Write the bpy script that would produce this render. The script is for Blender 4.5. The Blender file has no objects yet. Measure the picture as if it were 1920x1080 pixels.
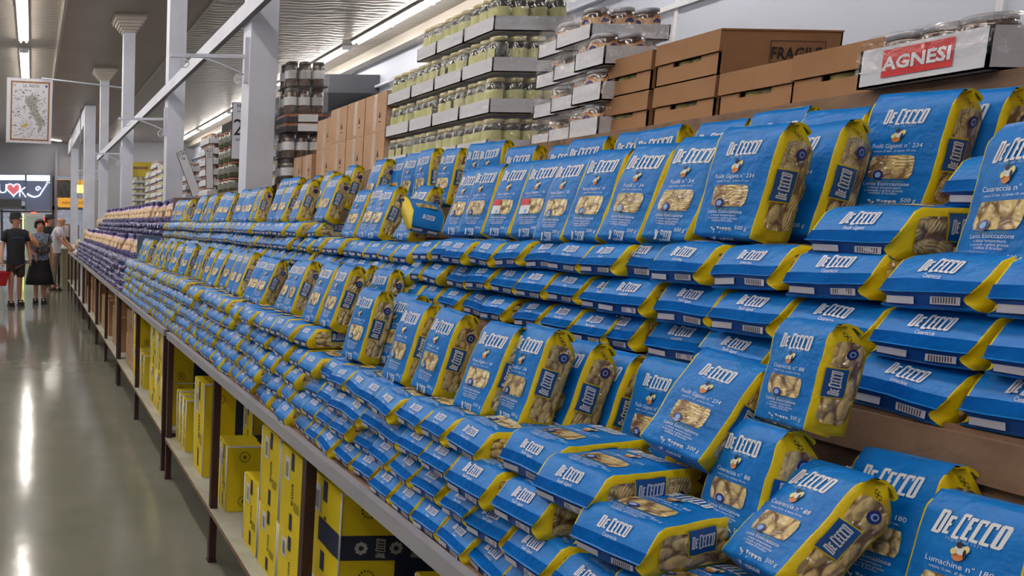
import bpy, math, random
from mathutils import Vector, Matrix, noise
R = math.radians
C = bpy.context.scene.collection
random.seed(11)

# ------------------------------------------------------------------ camera and view
scene = bpy.context.scene
F, CX, CY, YAW, PIT, ROL, H = 1400.0, 113.870, 591.489, -0.0388174, 0.1237730, 0.0074240, 1.53
def rx(a): return Matrix.Rotation(a, 3, 'X')
def ry(a): return Matrix.Rotation(a, 3, 'Y')
def rz(a): return Matrix.Rotation(a, 3, 'Z')
M = rz(ROL) @ rx(PIT) @ ry(YAW) @ Matrix(((1, 0, 0), (0, 0, -1), (0, 1, 0)))   # world to view (x right, y down, z ahead)
cam = bpy.data.cameras.new('camera'); camo = bpy.data.objects.new('camera', cam); C.objects.link(camo)
Mt = M.transposed()
cm = Matrix((Mt.col[0], -Mt.col[1], -Mt.col[2])).transposed().to_4x4(); cm.translation = (0, 0, H)
camo.matrix_world = cm
cam.sensor_fit = 'HORIZONTAL'; cam.sensor_width = 36; cam.lens = F / 1920 * 36
cam.shift_x = (960 - CX) / 1920; cam.shift_y = (CY - 540) / 1920
cam.clip_start = 0.05; cam.clip_end = 200
scene.camera = camo
vs_ = scene.view_settings
vs_.view_transform = 'Standard'; vs_.look = 'None'; vs_.gamma = 1; vs_.use_curve_mapping = False; vs_.exposure = 0.45
scene.cycles.adaptive_threshold = 0.02; scene.cycles.max_bounces = 6; scene.cycles.diffuse_bounces = 3; scene.cycles.glossy_bounces = 3
scene.cycles.transparent_max_bounces = 24; scene.cycles.sample_clamp_indirect = 6

# ------------------------------------------------------------------ names and labels
ONES = 'zeroth first second third fourth fifth sixth seventh eighth ninth tenth eleventh twelfth thirteenth fourteenth fifteenth sixteenth seventeenth eighteenth nineteenth'.split()
TENS = {2: 'twent', 3: 'thirt', 4: 'fort', 5: 'fift', 6: 'sixt', 7: 'sevent', 8: 'eight', 9: 'ninet'}
def nth(n):
    if n < 20: return ONES[n]
    if n >= 100: return 'hundred-and-' + nth(n - 100) if n > 100 else 'hundredth'
    t, o = divmod(n, 10)
    return TENS[t] + 'ieth' if o == 0 else TENS[t] + 'y-' + ONES[o]
def tag(o, label, cat, group=None, kind=None):
    if label: o['label'] = label
    if cat: o['category'] = cat
    if group: o['group'] = group
    if kind: o['kind'] = kind
    return o
def empty(name, mw=None):
    o = bpy.data.objects.new(name, None); o.empty_display_size = 0.05; C.objects.link(o)
    if mw is not None: o.matrix_world = mw
    return o

# ------------------------------------------------------------------ materials
MATS = {}
def s2l(c): return c / 12.92 if c <= 0.04045 else ((c + 0.055) / 1.055) ** 2.4
def rgb(r, g, b): return (s2l(r / 255), s2l(g / 255), s2l(b / 255), 1)
def mat(name, col, rough=0.5, metal=0.0, coat=0.0, coat_r=0.1, bump=None, var=None, emit=None, spec=0.5, coat_bump=None):
    if name in MATS: return MATS[name]
    m = bpy.data.materials.new(name); m.use_nodes = True; MATS[name] = m
    nt = m.node_tree; N = nt.nodes; L = nt.links; p = N['Principled BSDF']
    p.inputs['Base Color'].default_value = col; p.inputs['Roughness'].default_value = rough
    p.inputs['Metallic'].default_value = metal; p.inputs['Specular IOR Level'].default_value = spec
    p.inputs['Coat Weight'].default_value = coat; p.inputs['Coat Roughness'].default_value = coat_r
    if emit: p.inputs['Emission Color'].default_value = emit[0]; p.inputs['Emission Strength'].default_value = emit[1]
    tc = N.new('ShaderNodeTexCoord')
    def nz(scale, detail=3, vec=None, rough_=0.55):
        n = N.new('ShaderNodeTexNoise'); n.inputs['Scale'].default_value = scale; n.inputs['Detail'].default_value = detail
        n.inputs['Roughness'].default_value = rough_
        L.new(vec or tc.outputs['Object'], n.inputs['Vector']); return n
    if bump:
        b = N.new('ShaderNodeBump'); b.inputs['Strength'].default_value = bump[1]; b.inputs['Distance'].default_value = bump[2] if len(bump) > 2 else 0.01
        L.new(nz(bump[0]).outputs['Fac'], b.inputs['Height']); L.new(b.outputs['Normal'], p.inputs['Normal'])
    if coat_bump:
        b = N.new('ShaderNodeBump'); b.inputs['Strength'].default_value = coat_bump[1]; b.inputs['Distance'].default_value = 0.01
        L.new(nz(coat_bump[0], 2).outputs['Fac'], b.inputs['Height']); L.new(b.outputs['Normal'], p.inputs['Coat Normal'])
    if var:
        r = N.new('ShaderNodeMix'); r.data_type = 'RGBA'
        r.inputs[6].default_value = col; r.inputs[7].default_value = var[1]
        cr = N.new('ShaderNodeMapRange'); cr.inputs[1].default_value = var[2] if len(var) > 2 else 0.4; cr.inputs[2].default_value = var[3] if len(var) > 3 else 0.65
        L.new(nz(var[0], 4).outputs['Fac'], cr.inputs[0]); L.new(cr.outputs[0], r.inputs[0]); L.new(r.outputs[2], p.inputs['Base Color'])
    return m

BLUE = mat('blue_wrapper', rgb(0, 116, 198), 0.42, bump=(34, 0.6, 0.008), spec=0.4, var=(9, rgb(0, 104, 186)))
YEL = mat('yellow_wrapper', rgb(222, 196, 14), 0.45, bump=(50, 0.35, 0.006), spec=0.4)
NAVYB = mat('blue_wrapper_underside', rgb(6, 70, 150), 0.45, bump=(50, 0.3, 0.005))
WHITE = mat('white_print', rgb(232, 236, 242), 0.5)
PALE = mat('pale_blue_print', rgb(140, 185, 232), 0.5)
GREEN = mat('green_print', rgb(120, 160, 70), 0.5)
NAVY = mat('navy_print', rgb(34, 34, 120), 0.35, coat=0.5)
LBLUE = mat('side_label_blue', rgb(10, 82, 158), 0.35, coat=0.4)
ORANGE = mat('orange_print', rgb(206, 128, 66), 0.5)
DARK = mat('dark_print', rgb(40, 36, 40), 0.5)
CREAMP = mat('cream_print', rgb(236, 220, 140), 0.5)
REDP = mat('red_print', rgb(196, 40, 48), 0.5)
SLABEL = mat('barcode_label', rgb(190, 190, 204), 0.5)

def pasta_mat(name, base, dark, scale, stripes, gloss=0.9, wr=30, amp=0.5, stretch=(1, 1, .62)):
    if name in MATS: return MATS[name]
    m = bpy.data.materials.new(name); m.use_nodes = True; MATS[name] = m
    nt = m.node_tree; N = nt.nodes; L = nt.links; p = N['Principled BSDF']
    tc = N.new('ShaderNodeTexCoord'); wn = N.new('ShaderNodeTexNoise'); wn.inputs['Scale'].default_value = 40
    L.new(tc.outputs['Object'], wn.inputs['Vector'])
    ws = N.new('ShaderNodeVectorMath'); ws.operation = 'SCALE'; ws.inputs['Scale'].default_value = 0.012; L.new(wn.outputs['Color'], ws.inputs[0])
    wa = N.new('ShaderNodeVectorMath'); wa.operation = 'ADD'; L.new(tc.outputs['Object'], wa.inputs[0]); L.new(ws.outputs[0], wa.inputs[1])
    mp = N.new('ShaderNodeVectorMath'); mp.operation = 'MULTIPLY'; mp.inputs[1].default_value = stretch; L.new(wa.outputs[0], mp.inputs[0])
    v = N.new('ShaderNodeTexVoronoi'); v.inputs['Scale'].default_value = scale; L.new(mp.outputs[0], v.inputs['Vector'])
    sc = N.new('ShaderNodeVectorMath'); sc.operation = 'SCALE'; sc.inputs['Scale'].default_value = 12.0; L.new(v.outputs['Color'], sc.inputs[0])
    rot = N.new('ShaderNodeVectorRotate'); rot.rotation_type = 'EULER_XYZ'
    L.new(tc.outputs['Object'], rot.inputs['Vector']); L.new(sc.outputs[0], rot.inputs['Rotation'])
    w = N.new('ShaderNodeTexWave'); w.inputs['Scale'].default_value = stripes; w.inputs['Distortion'].default_value = 0.8
    L.new(rot.outputs[0], w.inputs['Vector'])
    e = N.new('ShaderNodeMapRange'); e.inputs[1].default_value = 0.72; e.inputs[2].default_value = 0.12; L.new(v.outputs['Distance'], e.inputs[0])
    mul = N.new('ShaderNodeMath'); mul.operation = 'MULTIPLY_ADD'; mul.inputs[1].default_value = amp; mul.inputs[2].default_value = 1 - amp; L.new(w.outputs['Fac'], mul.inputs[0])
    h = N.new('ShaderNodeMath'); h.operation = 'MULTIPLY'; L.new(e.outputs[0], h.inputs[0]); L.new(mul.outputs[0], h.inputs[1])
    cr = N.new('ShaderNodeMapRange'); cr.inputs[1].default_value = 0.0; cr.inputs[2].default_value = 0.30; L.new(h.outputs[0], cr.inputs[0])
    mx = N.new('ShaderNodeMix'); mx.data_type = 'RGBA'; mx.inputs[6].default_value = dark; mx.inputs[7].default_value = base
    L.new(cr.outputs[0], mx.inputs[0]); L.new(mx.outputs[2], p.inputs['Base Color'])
    b = N.new('ShaderNodeBump'); b.inputs['Strength'].default_value = 0.8; b.inputs['Distance'].default_value = 0.006
    L.new(h.outputs[0], b.inputs['Height']); L.new(b.outputs['Normal'], p.inputs['Normal'])
    p.inputs['Roughness'].default_value = 0.6
    p.inputs['Coat Weight'].default_value = gloss; p.inputs['Coat Roughness'].default_value = 0.20; p.inputs['Coat IOR'].default_value = 2.1
    n = N.new('ShaderNodeTexNoise'); n.inputs['Scale'].default_value = wr; n.inputs['Detail'].default_value = 2; n.inputs['Distortion'].default_value = 1.2; L.new(tc.outputs['Object'], n.inputs['Vector'])
    b2 = N.new('ShaderNodeBump'); b2.inputs['Strength'].default_value = 1.0; b2.inputs['Distance'].default_value = 0.03
    L.new(n.outputs['Fac'], b2.inputs['Height']); L.new(b2.outputs['Normal'], p.inputs['Coat Normal'])
    return m
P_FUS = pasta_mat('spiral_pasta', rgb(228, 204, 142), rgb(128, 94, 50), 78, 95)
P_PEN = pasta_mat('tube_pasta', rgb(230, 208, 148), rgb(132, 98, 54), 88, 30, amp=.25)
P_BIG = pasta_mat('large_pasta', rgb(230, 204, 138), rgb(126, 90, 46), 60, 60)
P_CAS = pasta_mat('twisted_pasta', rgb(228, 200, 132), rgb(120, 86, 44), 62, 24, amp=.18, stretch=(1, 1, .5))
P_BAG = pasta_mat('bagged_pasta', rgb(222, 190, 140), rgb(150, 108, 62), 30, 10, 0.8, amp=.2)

WOOD = mat('brown_board', rgb(134, 106, 84), 0.7, bump=(30, 0.3), var=(14, rgb(108, 84, 66)))
KRAFT = mat('brown_cardboard', rgb(158, 118, 82), 0.8, bump=(60, 0.08), var=(4, rgb(148, 108, 74)))
KRAFTD = mat('carton_inside_shade', rgb(70, 48, 32), 0.9)
TAN = mat('tan_cardboard', rgb(188, 152, 122), 0.75, var=(5, rgb(178, 142, 112)))
WCARD = mat('white_cardboard', rgb(220, 222, 230), 0.6, bump=(30, 0.08))
YCARD = mat('yellow_cardboard', rgb(226, 202, 20), 0.6, bump=(40, 0.05), var=(3, rgb(214, 188, 16)))
NCARD = mat('navy_cardboard', rgb(28, 38, 66), 0.6)
PAINT = mat('white_painted_wood', rgb(220, 226, 242), 0.5, bump=(14, 0.06), var=(3, rgb(210, 215, 230)))
METALEDGE = mat('aluminium_edge', rgb(168, 168, 176), 0.45, metal=0.35)
LEGM = mat('dark_brown_steel', rgb(58, 34, 32), 0.5, spec=0.4)
SHELFB = mat('pale_shelf_board', rgb(172, 172, 160), 0.6, var=(5, rgb(150, 148, 134)))
TAPE = mat('shiny_packing_tape', rgb(206, 186, 166), 0.15, coat=0.6, bump=(60, 0.4))
BLACK = mat('black_print', rgb(34, 30, 30), 0.6)
OLIVEI = mat('olive_print', rgb(120, 104, 12), 0.6)

def transp(name, amount, tint=(1, 1, 1, 1), bump=22, rough=0.06):
    m = bpy.data.materials.new(name); m.use_nodes = True; MATS[name] = m
    nt = m.node_tree; N = nt.nodes; L = nt.links; out = N['Material Output']; N.remove(N['Principled BSDF'])
    t = N.new('ShaderNodeBsdfTransparent'); g = N.new('ShaderNodeBsdfGlossy'); g.inputs['Roughness'].default_value = rough
    g.inputs['Color'].default_value = tint
    mx = N.new('ShaderNodeMixShader'); mx.inputs[0].default_value = amount
    tc = N.new('ShaderNodeTexCoord'); n = N.new('ShaderNodeTexNoise'); n.inputs['Scale'].default_value = bump; n.inputs['Detail'].default_value = 3
    n.inputs['Distortion'].default_value = 1.5
    L.new(tc.outputs['Object'], n.inputs['Vector'])
    b = N.new('ShaderNodeBump'); b.inputs['Strength'].default_value = 1.0; b.inputs['Distance'].default_value = 0.03
    L.new(n.outputs['Fac'], b.inputs['Height']); L.new(b.outputs['Normal'], g.inputs['Normal'])
    L.new(t.outputs[0], mx.inputs[1]); L.new(g.outputs[0], mx.inputs[2]); L.new(mx.outputs[0], out.inputs['Surface'])
    return m
WRAP = transp('clear_shrink_wrap', 0.11)
GLASS = transp('shop_window_glass', 0.08, bump=2, rough=0.02)

# ------------------------------------------------------------------ mesh helper
class MB:
    def __init__(s): s.v = []; s.f = []; s.m = []; s.mats = []; s.sm = []
    def mi(s, m):
        if m not in s.mats: s.mats.append(m)
        return s.mats.index(m)
    def face(s, pts, m, smooth=False):
        b = len(s.v); s.v.extend(Vector(p) for p in pts); s.f.append(tuple(range(b, b + len(pts)))); s.m.append(s.mi(m)); s.sm.append(smooth)
    def poly(s, verts, faces, m, smooth=False):
        b = len(s.v); s.v.extend(Vector(p) for p in verts); k = s.mi(m)
        for f in faces: s.f.append(tuple(b + i for i in f)); s.m.append(k); s.sm.append(smooth)
    def box(s, x0, x1, y0, y1, z0, z1, m, mats=None):
        v = [(x0, y0, z0), (x1, y0, z0), (x1, y1, z0), (x0, y1, z0), (x0, y0, z1), (x1, y0, z1), (x1, y1, z1), (x0, y1, z1)]
        fs = {'bottom': (3, 2, 1, 0), 'top': (4, 5, 6, 7), 'y0': (0, 1, 5, 4), 'y1': (2, 3, 7, 6), 'x0': (3, 0, 4, 7), 'x1': (1, 2, 6, 5)}
        b = len(s.v); s.v.extend(Vector(p) for p in v)
        for k, f in fs.items():
            s.f.append(tuple(b + i for i in f)); s.m.append(s.mi((mats or {}).get(k, m))); s.sm.append(False)
        return s
    def tube(s, pts, r, m, n=8, cap=True):
        pts = [Vector(p) for p in pts]; rr = r if isinstance(r, (list, tuple)) else [r] * len(pts); b = len(s.v); k = s.mi(m)
        up = None
        for i, p in enumerate(pts):
            t = (pts[min(i + 1, len(pts) - 1)] - pts[max(i - 1, 0)]).normalized()
            if up is None: up = Vector((0, 0, 1)) if abs(t.z) < 0.9 else Vector((1, 0, 0))
            a = t.cross(up).normalized(); c = a.cross(t).normalized(); up = c
            for j in range(n):
                g = 2 * math.pi * j / n
                s.v.append(p + (a * math.cos(g) + c * math.sin(g)) * rr[i])
        for i in range(len(pts) - 1):
            for j in range(n):
                s.f.append((b + i * n + j, b + i * n + (j + 1) % n, b + (i + 1) * n + (j + 1) % n, b + (i + 1) * n + j)); s.m.append(k); s.sm.append(True)
        if cap:
            s.f.append(tuple(b + j for j in reversed(range(n)))); s.m.append(k); s.sm.append(False)
            s.f.append(tuple(b + (len(pts) - 1) * n + j for j in range(n))); s.m.append(k); s.sm.append(False)
        return s
    def lathe(s, prof, m, n=16, c=(0, 0, 0), matf=None, sx=1, sy=1, jitter=None):
        b = len(s.v); c = Vector(c)
        for i, (r, z) in enumerate(prof):
            for j in range(n):
                g = 2 * math.pi * j / n
                q = Vector((r * math.cos(g) * sx, r * math.sin(g) * sy, z))
                if jitter: q = jitter(q, i, j)
                s.v.append(c + q)
        for i in range(len(prof) - 1):
            k = s.mi(matf(i) if matf else m)
            for j in range(n):
                s.f.append((b + i * n + j, b + i * n + (j + 1) % n, b + (i + 1) * n + (j + 1) % n, b + (i + 1) * n + j)); s.m.append(k); s.sm.append(True)
        s.f.append(tuple(b + j for j in reversed(range(n)))); s.m.append(s.mi(matf(0) if matf else m)); s.sm.append(False)
        s.f.append(tuple(b + (len(prof) - 1) * n + j for j in range(n))); s.m.append(s.mi(matf(len(prof) - 2) if matf else m)); s.sm.append(False)
        return s
    def merge(s, o, mw=None):
        b = len(s.v); s.v.extend((mw @ p) if mw is not None else p for p in o.v)
        for f, m, k in zip(o.f, o.m, o.sm): s.f.append(tuple(b + i for i in f)); s.m.append(s.mi(o.mats[m])); s.sm.append(k)
        return s
    def mesh(s, name):
        me = bpy.data.meshes.new(name); me.from_pydata([tuple(p) for p in s.v], [], s.f)
        for m in s.mats: me.materials.append(m)
        me.polygons.foreach_set('material_index', s.m); me.polygons.foreach_set('use_smooth', s.sm); me.update()
        return me
    def build(s, name, parent=None, mw=None):
        o = bpy.data.objects.new(name, s.mesh(name)); C.objects.link(o)
        if parent is not None: o.parent = parent
        if mw is not None: o.matrix_world = mw
        return o
def at(x=0, y=0, z=0, rzd=0, sc=None):
    m = Matrix.Translation((x, y, z)) @ Matrix.Rotation(R(rzd), 4, 'Z')
    if sc: m = m @ Matrix.Diagonal((*sc, 1))
    return m
def link(name, me, parent=None, mw=None):
    o = bpy.data.objects.new(name, me); C.objects.link(o)
    if parent is not None: o.parent = parent
    if mw is not None: o.matrix_world = mw
    return o

# ------------------------------------------------------------------ lettering
_tx = {}
def text2d(s, bold=0.0):
    """verts, faces of a string: height of a capital 1, centred on 0"""
    if (s, bold) in _tx: return _tx[(s, bold)]
    cu = bpy.data.curves.new('t', 'FONT'); cu.body = s; cu.size = 1.37; cu.resolution_u = 2; cu.offset = bold; cu.align_x = 'CENTER'
    o = bpy.data.objects.new('t', cu); C.objects.link(o)
    dg = bpy.context.evaluated_depsgraph_get(); dg.update(); ev = o.evaluated_get(dg); me = ev.to_mesh()
    v = [(p.co.x, p.co.y) for p in me.vertices]; f = [tuple(p.vertices) for p in me.polygons]
    ev.to_mesh_clear(); bpy.data.objects.remove(o); bpy.data.curves.remove(cu)
    _tx[(s, bold)] = (v, f); return v, f
def logo2d():
    """the condensed brand lettering DE CECCO: unit height, centred, a forward slant; quads"""
    q = []; t = 0.135; x = 0.0
    def bar(x0, x1, y0, y1): q.append([(x0, y0), (x1, y0), (x1, y1), (x0, y1)])
    def D(w, h, o=0):
        bar(x, x + t, o, h); bar(x + w - t, x + w, o + 0.05, h - 0.05); bar(x + t, x + w - 0.04, h - 0.11, h); bar(x + t, x + w - 0.04, o, o + 0.11)
    def E_(w, h, o=0):
        bar(x, x + t, o, h); bar(x + t, x + w, h - 0.12, h); bar(x + t, x + w, o, o + 0.12); bar(x + t, x + w - 0.05, o + (h - o) * 0.46, o + (h - o) * 0.6)
    def C_(w, h, o=0):
        bar(x, x + t, o + 0.04, h - 0.04); bar(x + 0.03, x + w, h - 0.12, h); bar(x + 0.03, x + w, o, o + 0.12); bar(x + w - 0.07, x + w, h - 0.22, h - 0.1)
    D(0.34, 0.96); x += 0.40
    E_(0.26, 0.80, 0.06); x += 0.42
    C_(0.31, 1.0, -0.04); x += 0.35
    E_(0.26, 0.92); x += 0.31
    C_(0.31, 0.94); x += 0.35
    C_(0.31, 0.94); x += 0.35
    bar(x, x + t, .05, .91); bar(x + .34 - t, x + .34, .05, .91); bar(x + .04, x + .30, .85, .96); bar(x + .04, x + .30, 0, .11); x += .34
    W = x
    return [[(px - W / 2 + (py - 0.5) * 0.14, py - 0.5) for px, py in f] for f in q], W
LOGO, LOGOW = logo2d()

# ------------------------------------------------------------------ pasta bag
class Bag:
    def __init__(s, w, d, h, seed, slope):
        s.w, s.d, s.h, s.seed, s.slope = w, d, h, seed, slope
    def hw(s, v):
        k = 1.0
        if v < 0.06: k = 0.95 + 0.05 * v / 0.06
        return s.w / 2 * k
    def f(s, v):
        y = 0.0
        if v < s.slope: y = s.d * 0.68 * (1 - v / s.slope) ** 1.08
        if v > 0.86: y = s.d * 0.20 * ((v - 0.86) / 0.14) ** 1.4
        return y
    def b(s, v):
        y = s.d
        if v < 0.05: y = s.d * (0.95 + 0.05 * v / 0.05)
        if v > 0.80: y = s.d * (1 - 0.56 * ((v - 0.80) / 0.20) ** 1.15)
        return y
    def raw(s, side, a, v):
        hw, f, b = s.hw(v), s.f(v), s.b(v); z = v * s.h
        k = math.sin(math.pi * min(max(v, 0), 1))
        bf, bs = 0.0055 * k, 0.005 * k
        if side == 'F': p = Vector((a * hw, f - bf * (1 - a * a), z))
        elif side == 'B': p = Vector((a * hw, b + bf * 0.6 * (1 - a * a), z + 0.006 * max(0, 1 - v / 0.05)))
        else:
            sg = 1 if side == 'R' else -1; q = 1 - (2 * a - 1) ** 2; x = hw + bs * q
            if v < 0.13: x -= 0.010 * q * (1 - v / 0.13)
            if v > 0.86: x -= 0.016 * q * ((v - 0.86) / 0.14)
            p = Vector((sg * x, f + (b - f) * a, z + 0.006 * a * max(0, 1 - v / 0.05)))
        return p
    def disp(s, p):
        n = noise.noise_vector(p * 17 + Vector((s.seed * 7.3, s.seed * 3.1, 1.7)))
        n2 = noise.noise_vector(p * 42 + Vector((s.seed * 2.3, 5.1, s.seed)))
        return p + Vector((n.x * 0.0028, n.y * 0.0036, n.z * 0.002)) + Vector((n2.x, n2.y, 0)) * 0.0009
    def S(s, side, a, v, off=0.0):
        p = s.raw(side, a, v)
        if off:
            e = 0.01
            du = s.raw(side, a + e, v) - s.raw(side, a - e, v); dv = s.raw(side, a, min(v + e, 1)) - s.raw(side, a, max(v - e, 0))
            n = du.cross(dv)
            if side in 'LB': n = -n
            if side == 'B': n = Vector((0, 1, 0))
            p = p + n.normalized() * off
        return s.disp(p)
    def body(s, lod=0, cap=True):
        mb = MB()
        vs = [0, .02, .045, .075, .105, .14, .2, .3, .4, .5, .6, .7, .78, .84, .88, .92, .96, 1] if lod == 0 else [0, .05, .1, .15, .4, .65, .85, .93, 1]
        us = [-1, -.965, -.6, -.2, .2, .6, .965, 1] if lod == 0 else [-1, -.95, 0, .95, 1]
        ts = [0, .25, .5, .75, 1] if lod == 0 else [0, .5, 1]
        ring = [('F', u) for u in us] + [('R', t) for t in ts[1:]] + [('B', u) for u in ([.33, -.33] if lod == 0 else [])] + [('B', -1)] + [('L', t) for t in reversed(ts[1:-1])]
        n = len(ring); k = {}
        for v in vs:
            for sd, a in ring: mb.v.append(s.S(sd, a, v))
        nf = len(us) - 1; nr = nf + len(ts) - 1; nb = nr + (3 if lod == 0 else 1)
        for i in range(len(vs) - 1):
            for j in range(n):
                if j < nf: m = YEL if j in (0, nf - 1) and vs[i] < 0.9 else BLUE
                elif j < nr: m = YEL
                elif j < nb: m = BLUE
                else: m = YEL
                mb.f.append((i * n + j, i * n + (j + 1) % n, (i + 1) * n + (j + 1) % n, (i + 1) * n + j)); mb.m.append(mb.mi(m)); mb.sm.append(True)
        mb.f.append(tuple(reversed(range(n)))); mb.m.append(mb.mi(NAVYB)); mb.sm.append(False)
        mb.f.append(tuple((len(vs) - 1) * n + j for j in range(n))); mb.m.append(mb.mi(YEL)); mb.sm.append(False)
        return mb
    def patch(s, mb, side, a0, a1, v0, v1, off, m, nu=4, nv=4, round_=0.0):
        g = []
        for i in range(nv + 1):
            for j in range(nu + 1):
                a = a0 + (a1 - a0) * j / nu; v = v0 + (v1 - v0) * i / nv
                if round_ and i in (0, nv) and j in (0, nu):
                    a += (a1 - a0) * round_ * (1 if j == 0 else -1); v += (v1 - v0) * round_ * 0.7 * (1 if i == 0 else -1)
                g.append(s.S(side, a, v, off))
        n = nu + 1
        mb.poly(g, [(i * n + j, i * n + j + 1, (i + 1) * n + j + 1, (i + 1) * n + j) for i in range(nv) for j in range(nu)], m, True)
    def pt(s, side, cx, cv, x, y, off, rot=False):
        """x,y metres in the surface, about the centre (cx, cv)"""
        if rot: x, y = -y, x
        if side == 'F': return s.S('F', cx + x / (s.w / 2), cv + y / s.h, off)
        return s.S(side, cx + x / s.d, cv + y / s.h, off)
    def logo(s, mb, side, cx, cv, width, off=0.0012, rot=False, m=None, lod=0, ys=1.0):
        k = width / LOGOW; ky = k
        ky = k * 1.15 * ys
        for f in LOGO: mb.poly([s.pt(side, cx, cv, x * k, y * ky, off, rot) for x, y in f], [(0, 1, 2, 3)], m or WHITE)
    def text(s, mb, txt, side, cx, cv, hgt, off=0.0016, m=None, rot=False, maxw=None):
        v, f = text2d(txt)
        w = max(p[0] for p in v) - min(p[0] for p in v); kx = hgt
        if maxw and w * hgt > maxw: kx = maxw / w
        mb.poly([s.pt(side, cx, cv, x * kx, y * hgt, off, rot) for x, y in v], f, m or WHITE)
    def disc(s, mb, side, cx, cv, rx_, ry_, off, m, n=12):
        c = [s.pt(side, cx, cv, rx_ * math.cos(2 * math.pi * i / n), ry_ * math.sin(2 * math.pi * i / n), off) for i in range(n)]
        mb.poly(c, [tuple(range(n))], m)

TYPES = {'fusilli': dict(w=.096, d=.063, h=.212, lw=.80, ly=.86, ww=.66, name='Fusilli', no='n\u00b0 34', p=P_FUS),
         'penne': dict(w=.096, d=.063, h=.212, lw=.78, ly=.86, ww=.66, name='Penne Rigate', no='n\u00b0 41', p=P_PEN),
         'promo': dict(w=.096, d=.063, h=.212, lw=.78, ly=.86, ww=.66, name='Penne Rigate', no='n\u00b0 41', p=P_PEN),
         'giganti': dict(w=.115, d=.071, h=.212, lw=.50, ly=1.0, ww=.54, name='Fusilli Giganti', no='n\u00b0 234', p=P_BIG),
         'casareccia': dict(w=.115, d=.071, h=.212, lw=.58, ww=.60, name='Casareccia', no='n\u00b0 88', p=P_CAS),
         'lumachine': dict(w=.115, d=.071, h=.212, lw=.66, ww=.62, name='Lumachine', no='n\u00b0 180', p=P_PEN)}
PROTO = {}
def bag_parts(kind, pose, seed, lod):
    """[(part name, mesh, parent part index or None)]; lod 0: all parts, lod 1: one mesh"""
    key = (kind, pose, seed, lod)
    if key in PROTO: return PROTO[key]
    T = TYPES[kind]; B = Bag(T['w'], T['d'], T['h'], seed + len(kind), 0.165 if pose == 'flat' else 0.045)
    big = T['w'] > .1; out = []
    def new(): return MB()
    body = B.body(0 if lod == 0 else 1)
    lg = new(); B.logo(lg, 'F', 0, .80, T['w'] * T['lw'], ys=T.get('ly', 1))
    el = new(); B.logo(el, 'F', 0, .102 if pose == 'flat' else .078, T['w'] * .38, off=.0018 if pose == 'flat' else .0028, ys=.60 if pose == 'flat' else 1)
    if pose == 'flat' and lod == 0:
        B.text(el, T['name'], 'F', 0, .050, .0036, off=.0022, maxw=T['w'] * .36)
    fw = new(); B.patch(fw, 'F', -T['ww'], T['ww'], .295, .485, .0011, T['p'], 5, 4, .04)
    sw = new(); B.patch(sw, 'R', .16, .93, .13, .86, .0011, T['p'], 4, 9, .05)
    sw2 = new(); B.patch(sw2, 'L', .16, .93, .13, .86, .0011, T['p'], 4, 9, .05)
    sl = new(); B.patch(sl, 'R', .08, .66, .36, .63, .0021, YEL, 3, 5); B.patch(sl, 'R', .11, .63, .37, .62, .0026, LBLUE, 3, 5)
    slo = new(); B.logo(slo, 'R', .36, .495, T['h'] * .21, .0034, rot=True)
    bd = new(); B.disc(bd, 'R', .62, .755, .0105, .0105, .0024, NAVY)
    if kind == 'promo': B.patch(bd if lod else el, 'F', -T['ww'], -.12, .40, .485, .003, REDP, 2, 2); B.patch(bd if lod else el, 'F', -T['ww'], .0, .295, .40, .003, WHITE, 2, 2)
    # the label and bar code on the seal underneath
    bl = []
    for x0, x1 in ((-.8, -.16), (.2, .8)):
        g = []
        for i in range(2):
            for j in range(2):
                x = B.hw(0) * (x0 + (x1 - x0) * j); y = B.d * (.77 + .14 * i)
                g.append(B.disp(Vector((x, y, .0005 + .004 * (y / B.d - .6) / .4))) + Vector((0, 0, -.0022)))
        b_ = new(); b_.poly(g, [(0, 2, 3, 1)], SLABEL); bl.append(b_)
        if x0 > 0 and lod == 0:
            for q in range(9):
                xa = x0 + (x1 - x0) * (.10 + .09 * q); hh = []
                for i in range(2):
                    for j in range(2):
                        y = B.d * (.785 + .11 * i); hh.append(B.disp(Vector((B.hw(0) * (xa + .022 * j), y, .0005 + .004 * (y / B.d - .6) / .4))) + Vector((0, 0, -.0026)))
                b_.poly(hh, [(0, 2, 3, 1)], DARK)
    if lod:
        for o in (lg, el, fw, sw, sl, slo, bd, *bl): body.merge(o)
        if pose == 'stand': body.merge(top_fold(B))
        PROTO[key] = [('pasta_bag', body.mesh('pasta_bag'), None, body)]; return PROTO[key]
    tx = new()
    B.text(tx, 'Mugnai dal 1831', 'F', 0, .80 - T['w'] * T['lw'] / LOGOW * .575 * T.get('ly', 1) / T['h'] - .022, .0046, m=PALE, maxw=T['w'] * .42)
    B.text(tx, T['name'] + ' ' + T['no'], 'F', 0, .545, .0075, maxw=T['w'] * .62)
    B.text(tx, 'cottura 12 min.  al dente 10 min.', 'F', 0, .512, .0036, maxw=T['w'] * .52)
    B.text(tx, 'METODO DE CECCO', 'F', 0, .266, .0036, m=GREEN, maxw=T['w'] * .55)
    B.text(tx, 'Lenta Essiccazione', 'F', 0, .240, .0066, maxw=T['w'] * .56)
    B.text(tx, 'a bassa temperatura', 'F', 0, .214, .0042, maxw=T['w'] * .48)
    B.text(tx, 'e semola a grana grossa', 'F', 0, .190, .0042, maxw=T['w'] * .48)
    B.text(tx, 'trafilata al bronzo', 'F', 0, .168, .0042, maxw=T['w'] * .50)
    B.text(tx, '500 g', 'F', .66, .11 if pose == 'stand' else .215, .0070 if pose == 'stand' else .0055)
    em = new()
    k = T['w'] / .11 * .85
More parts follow.
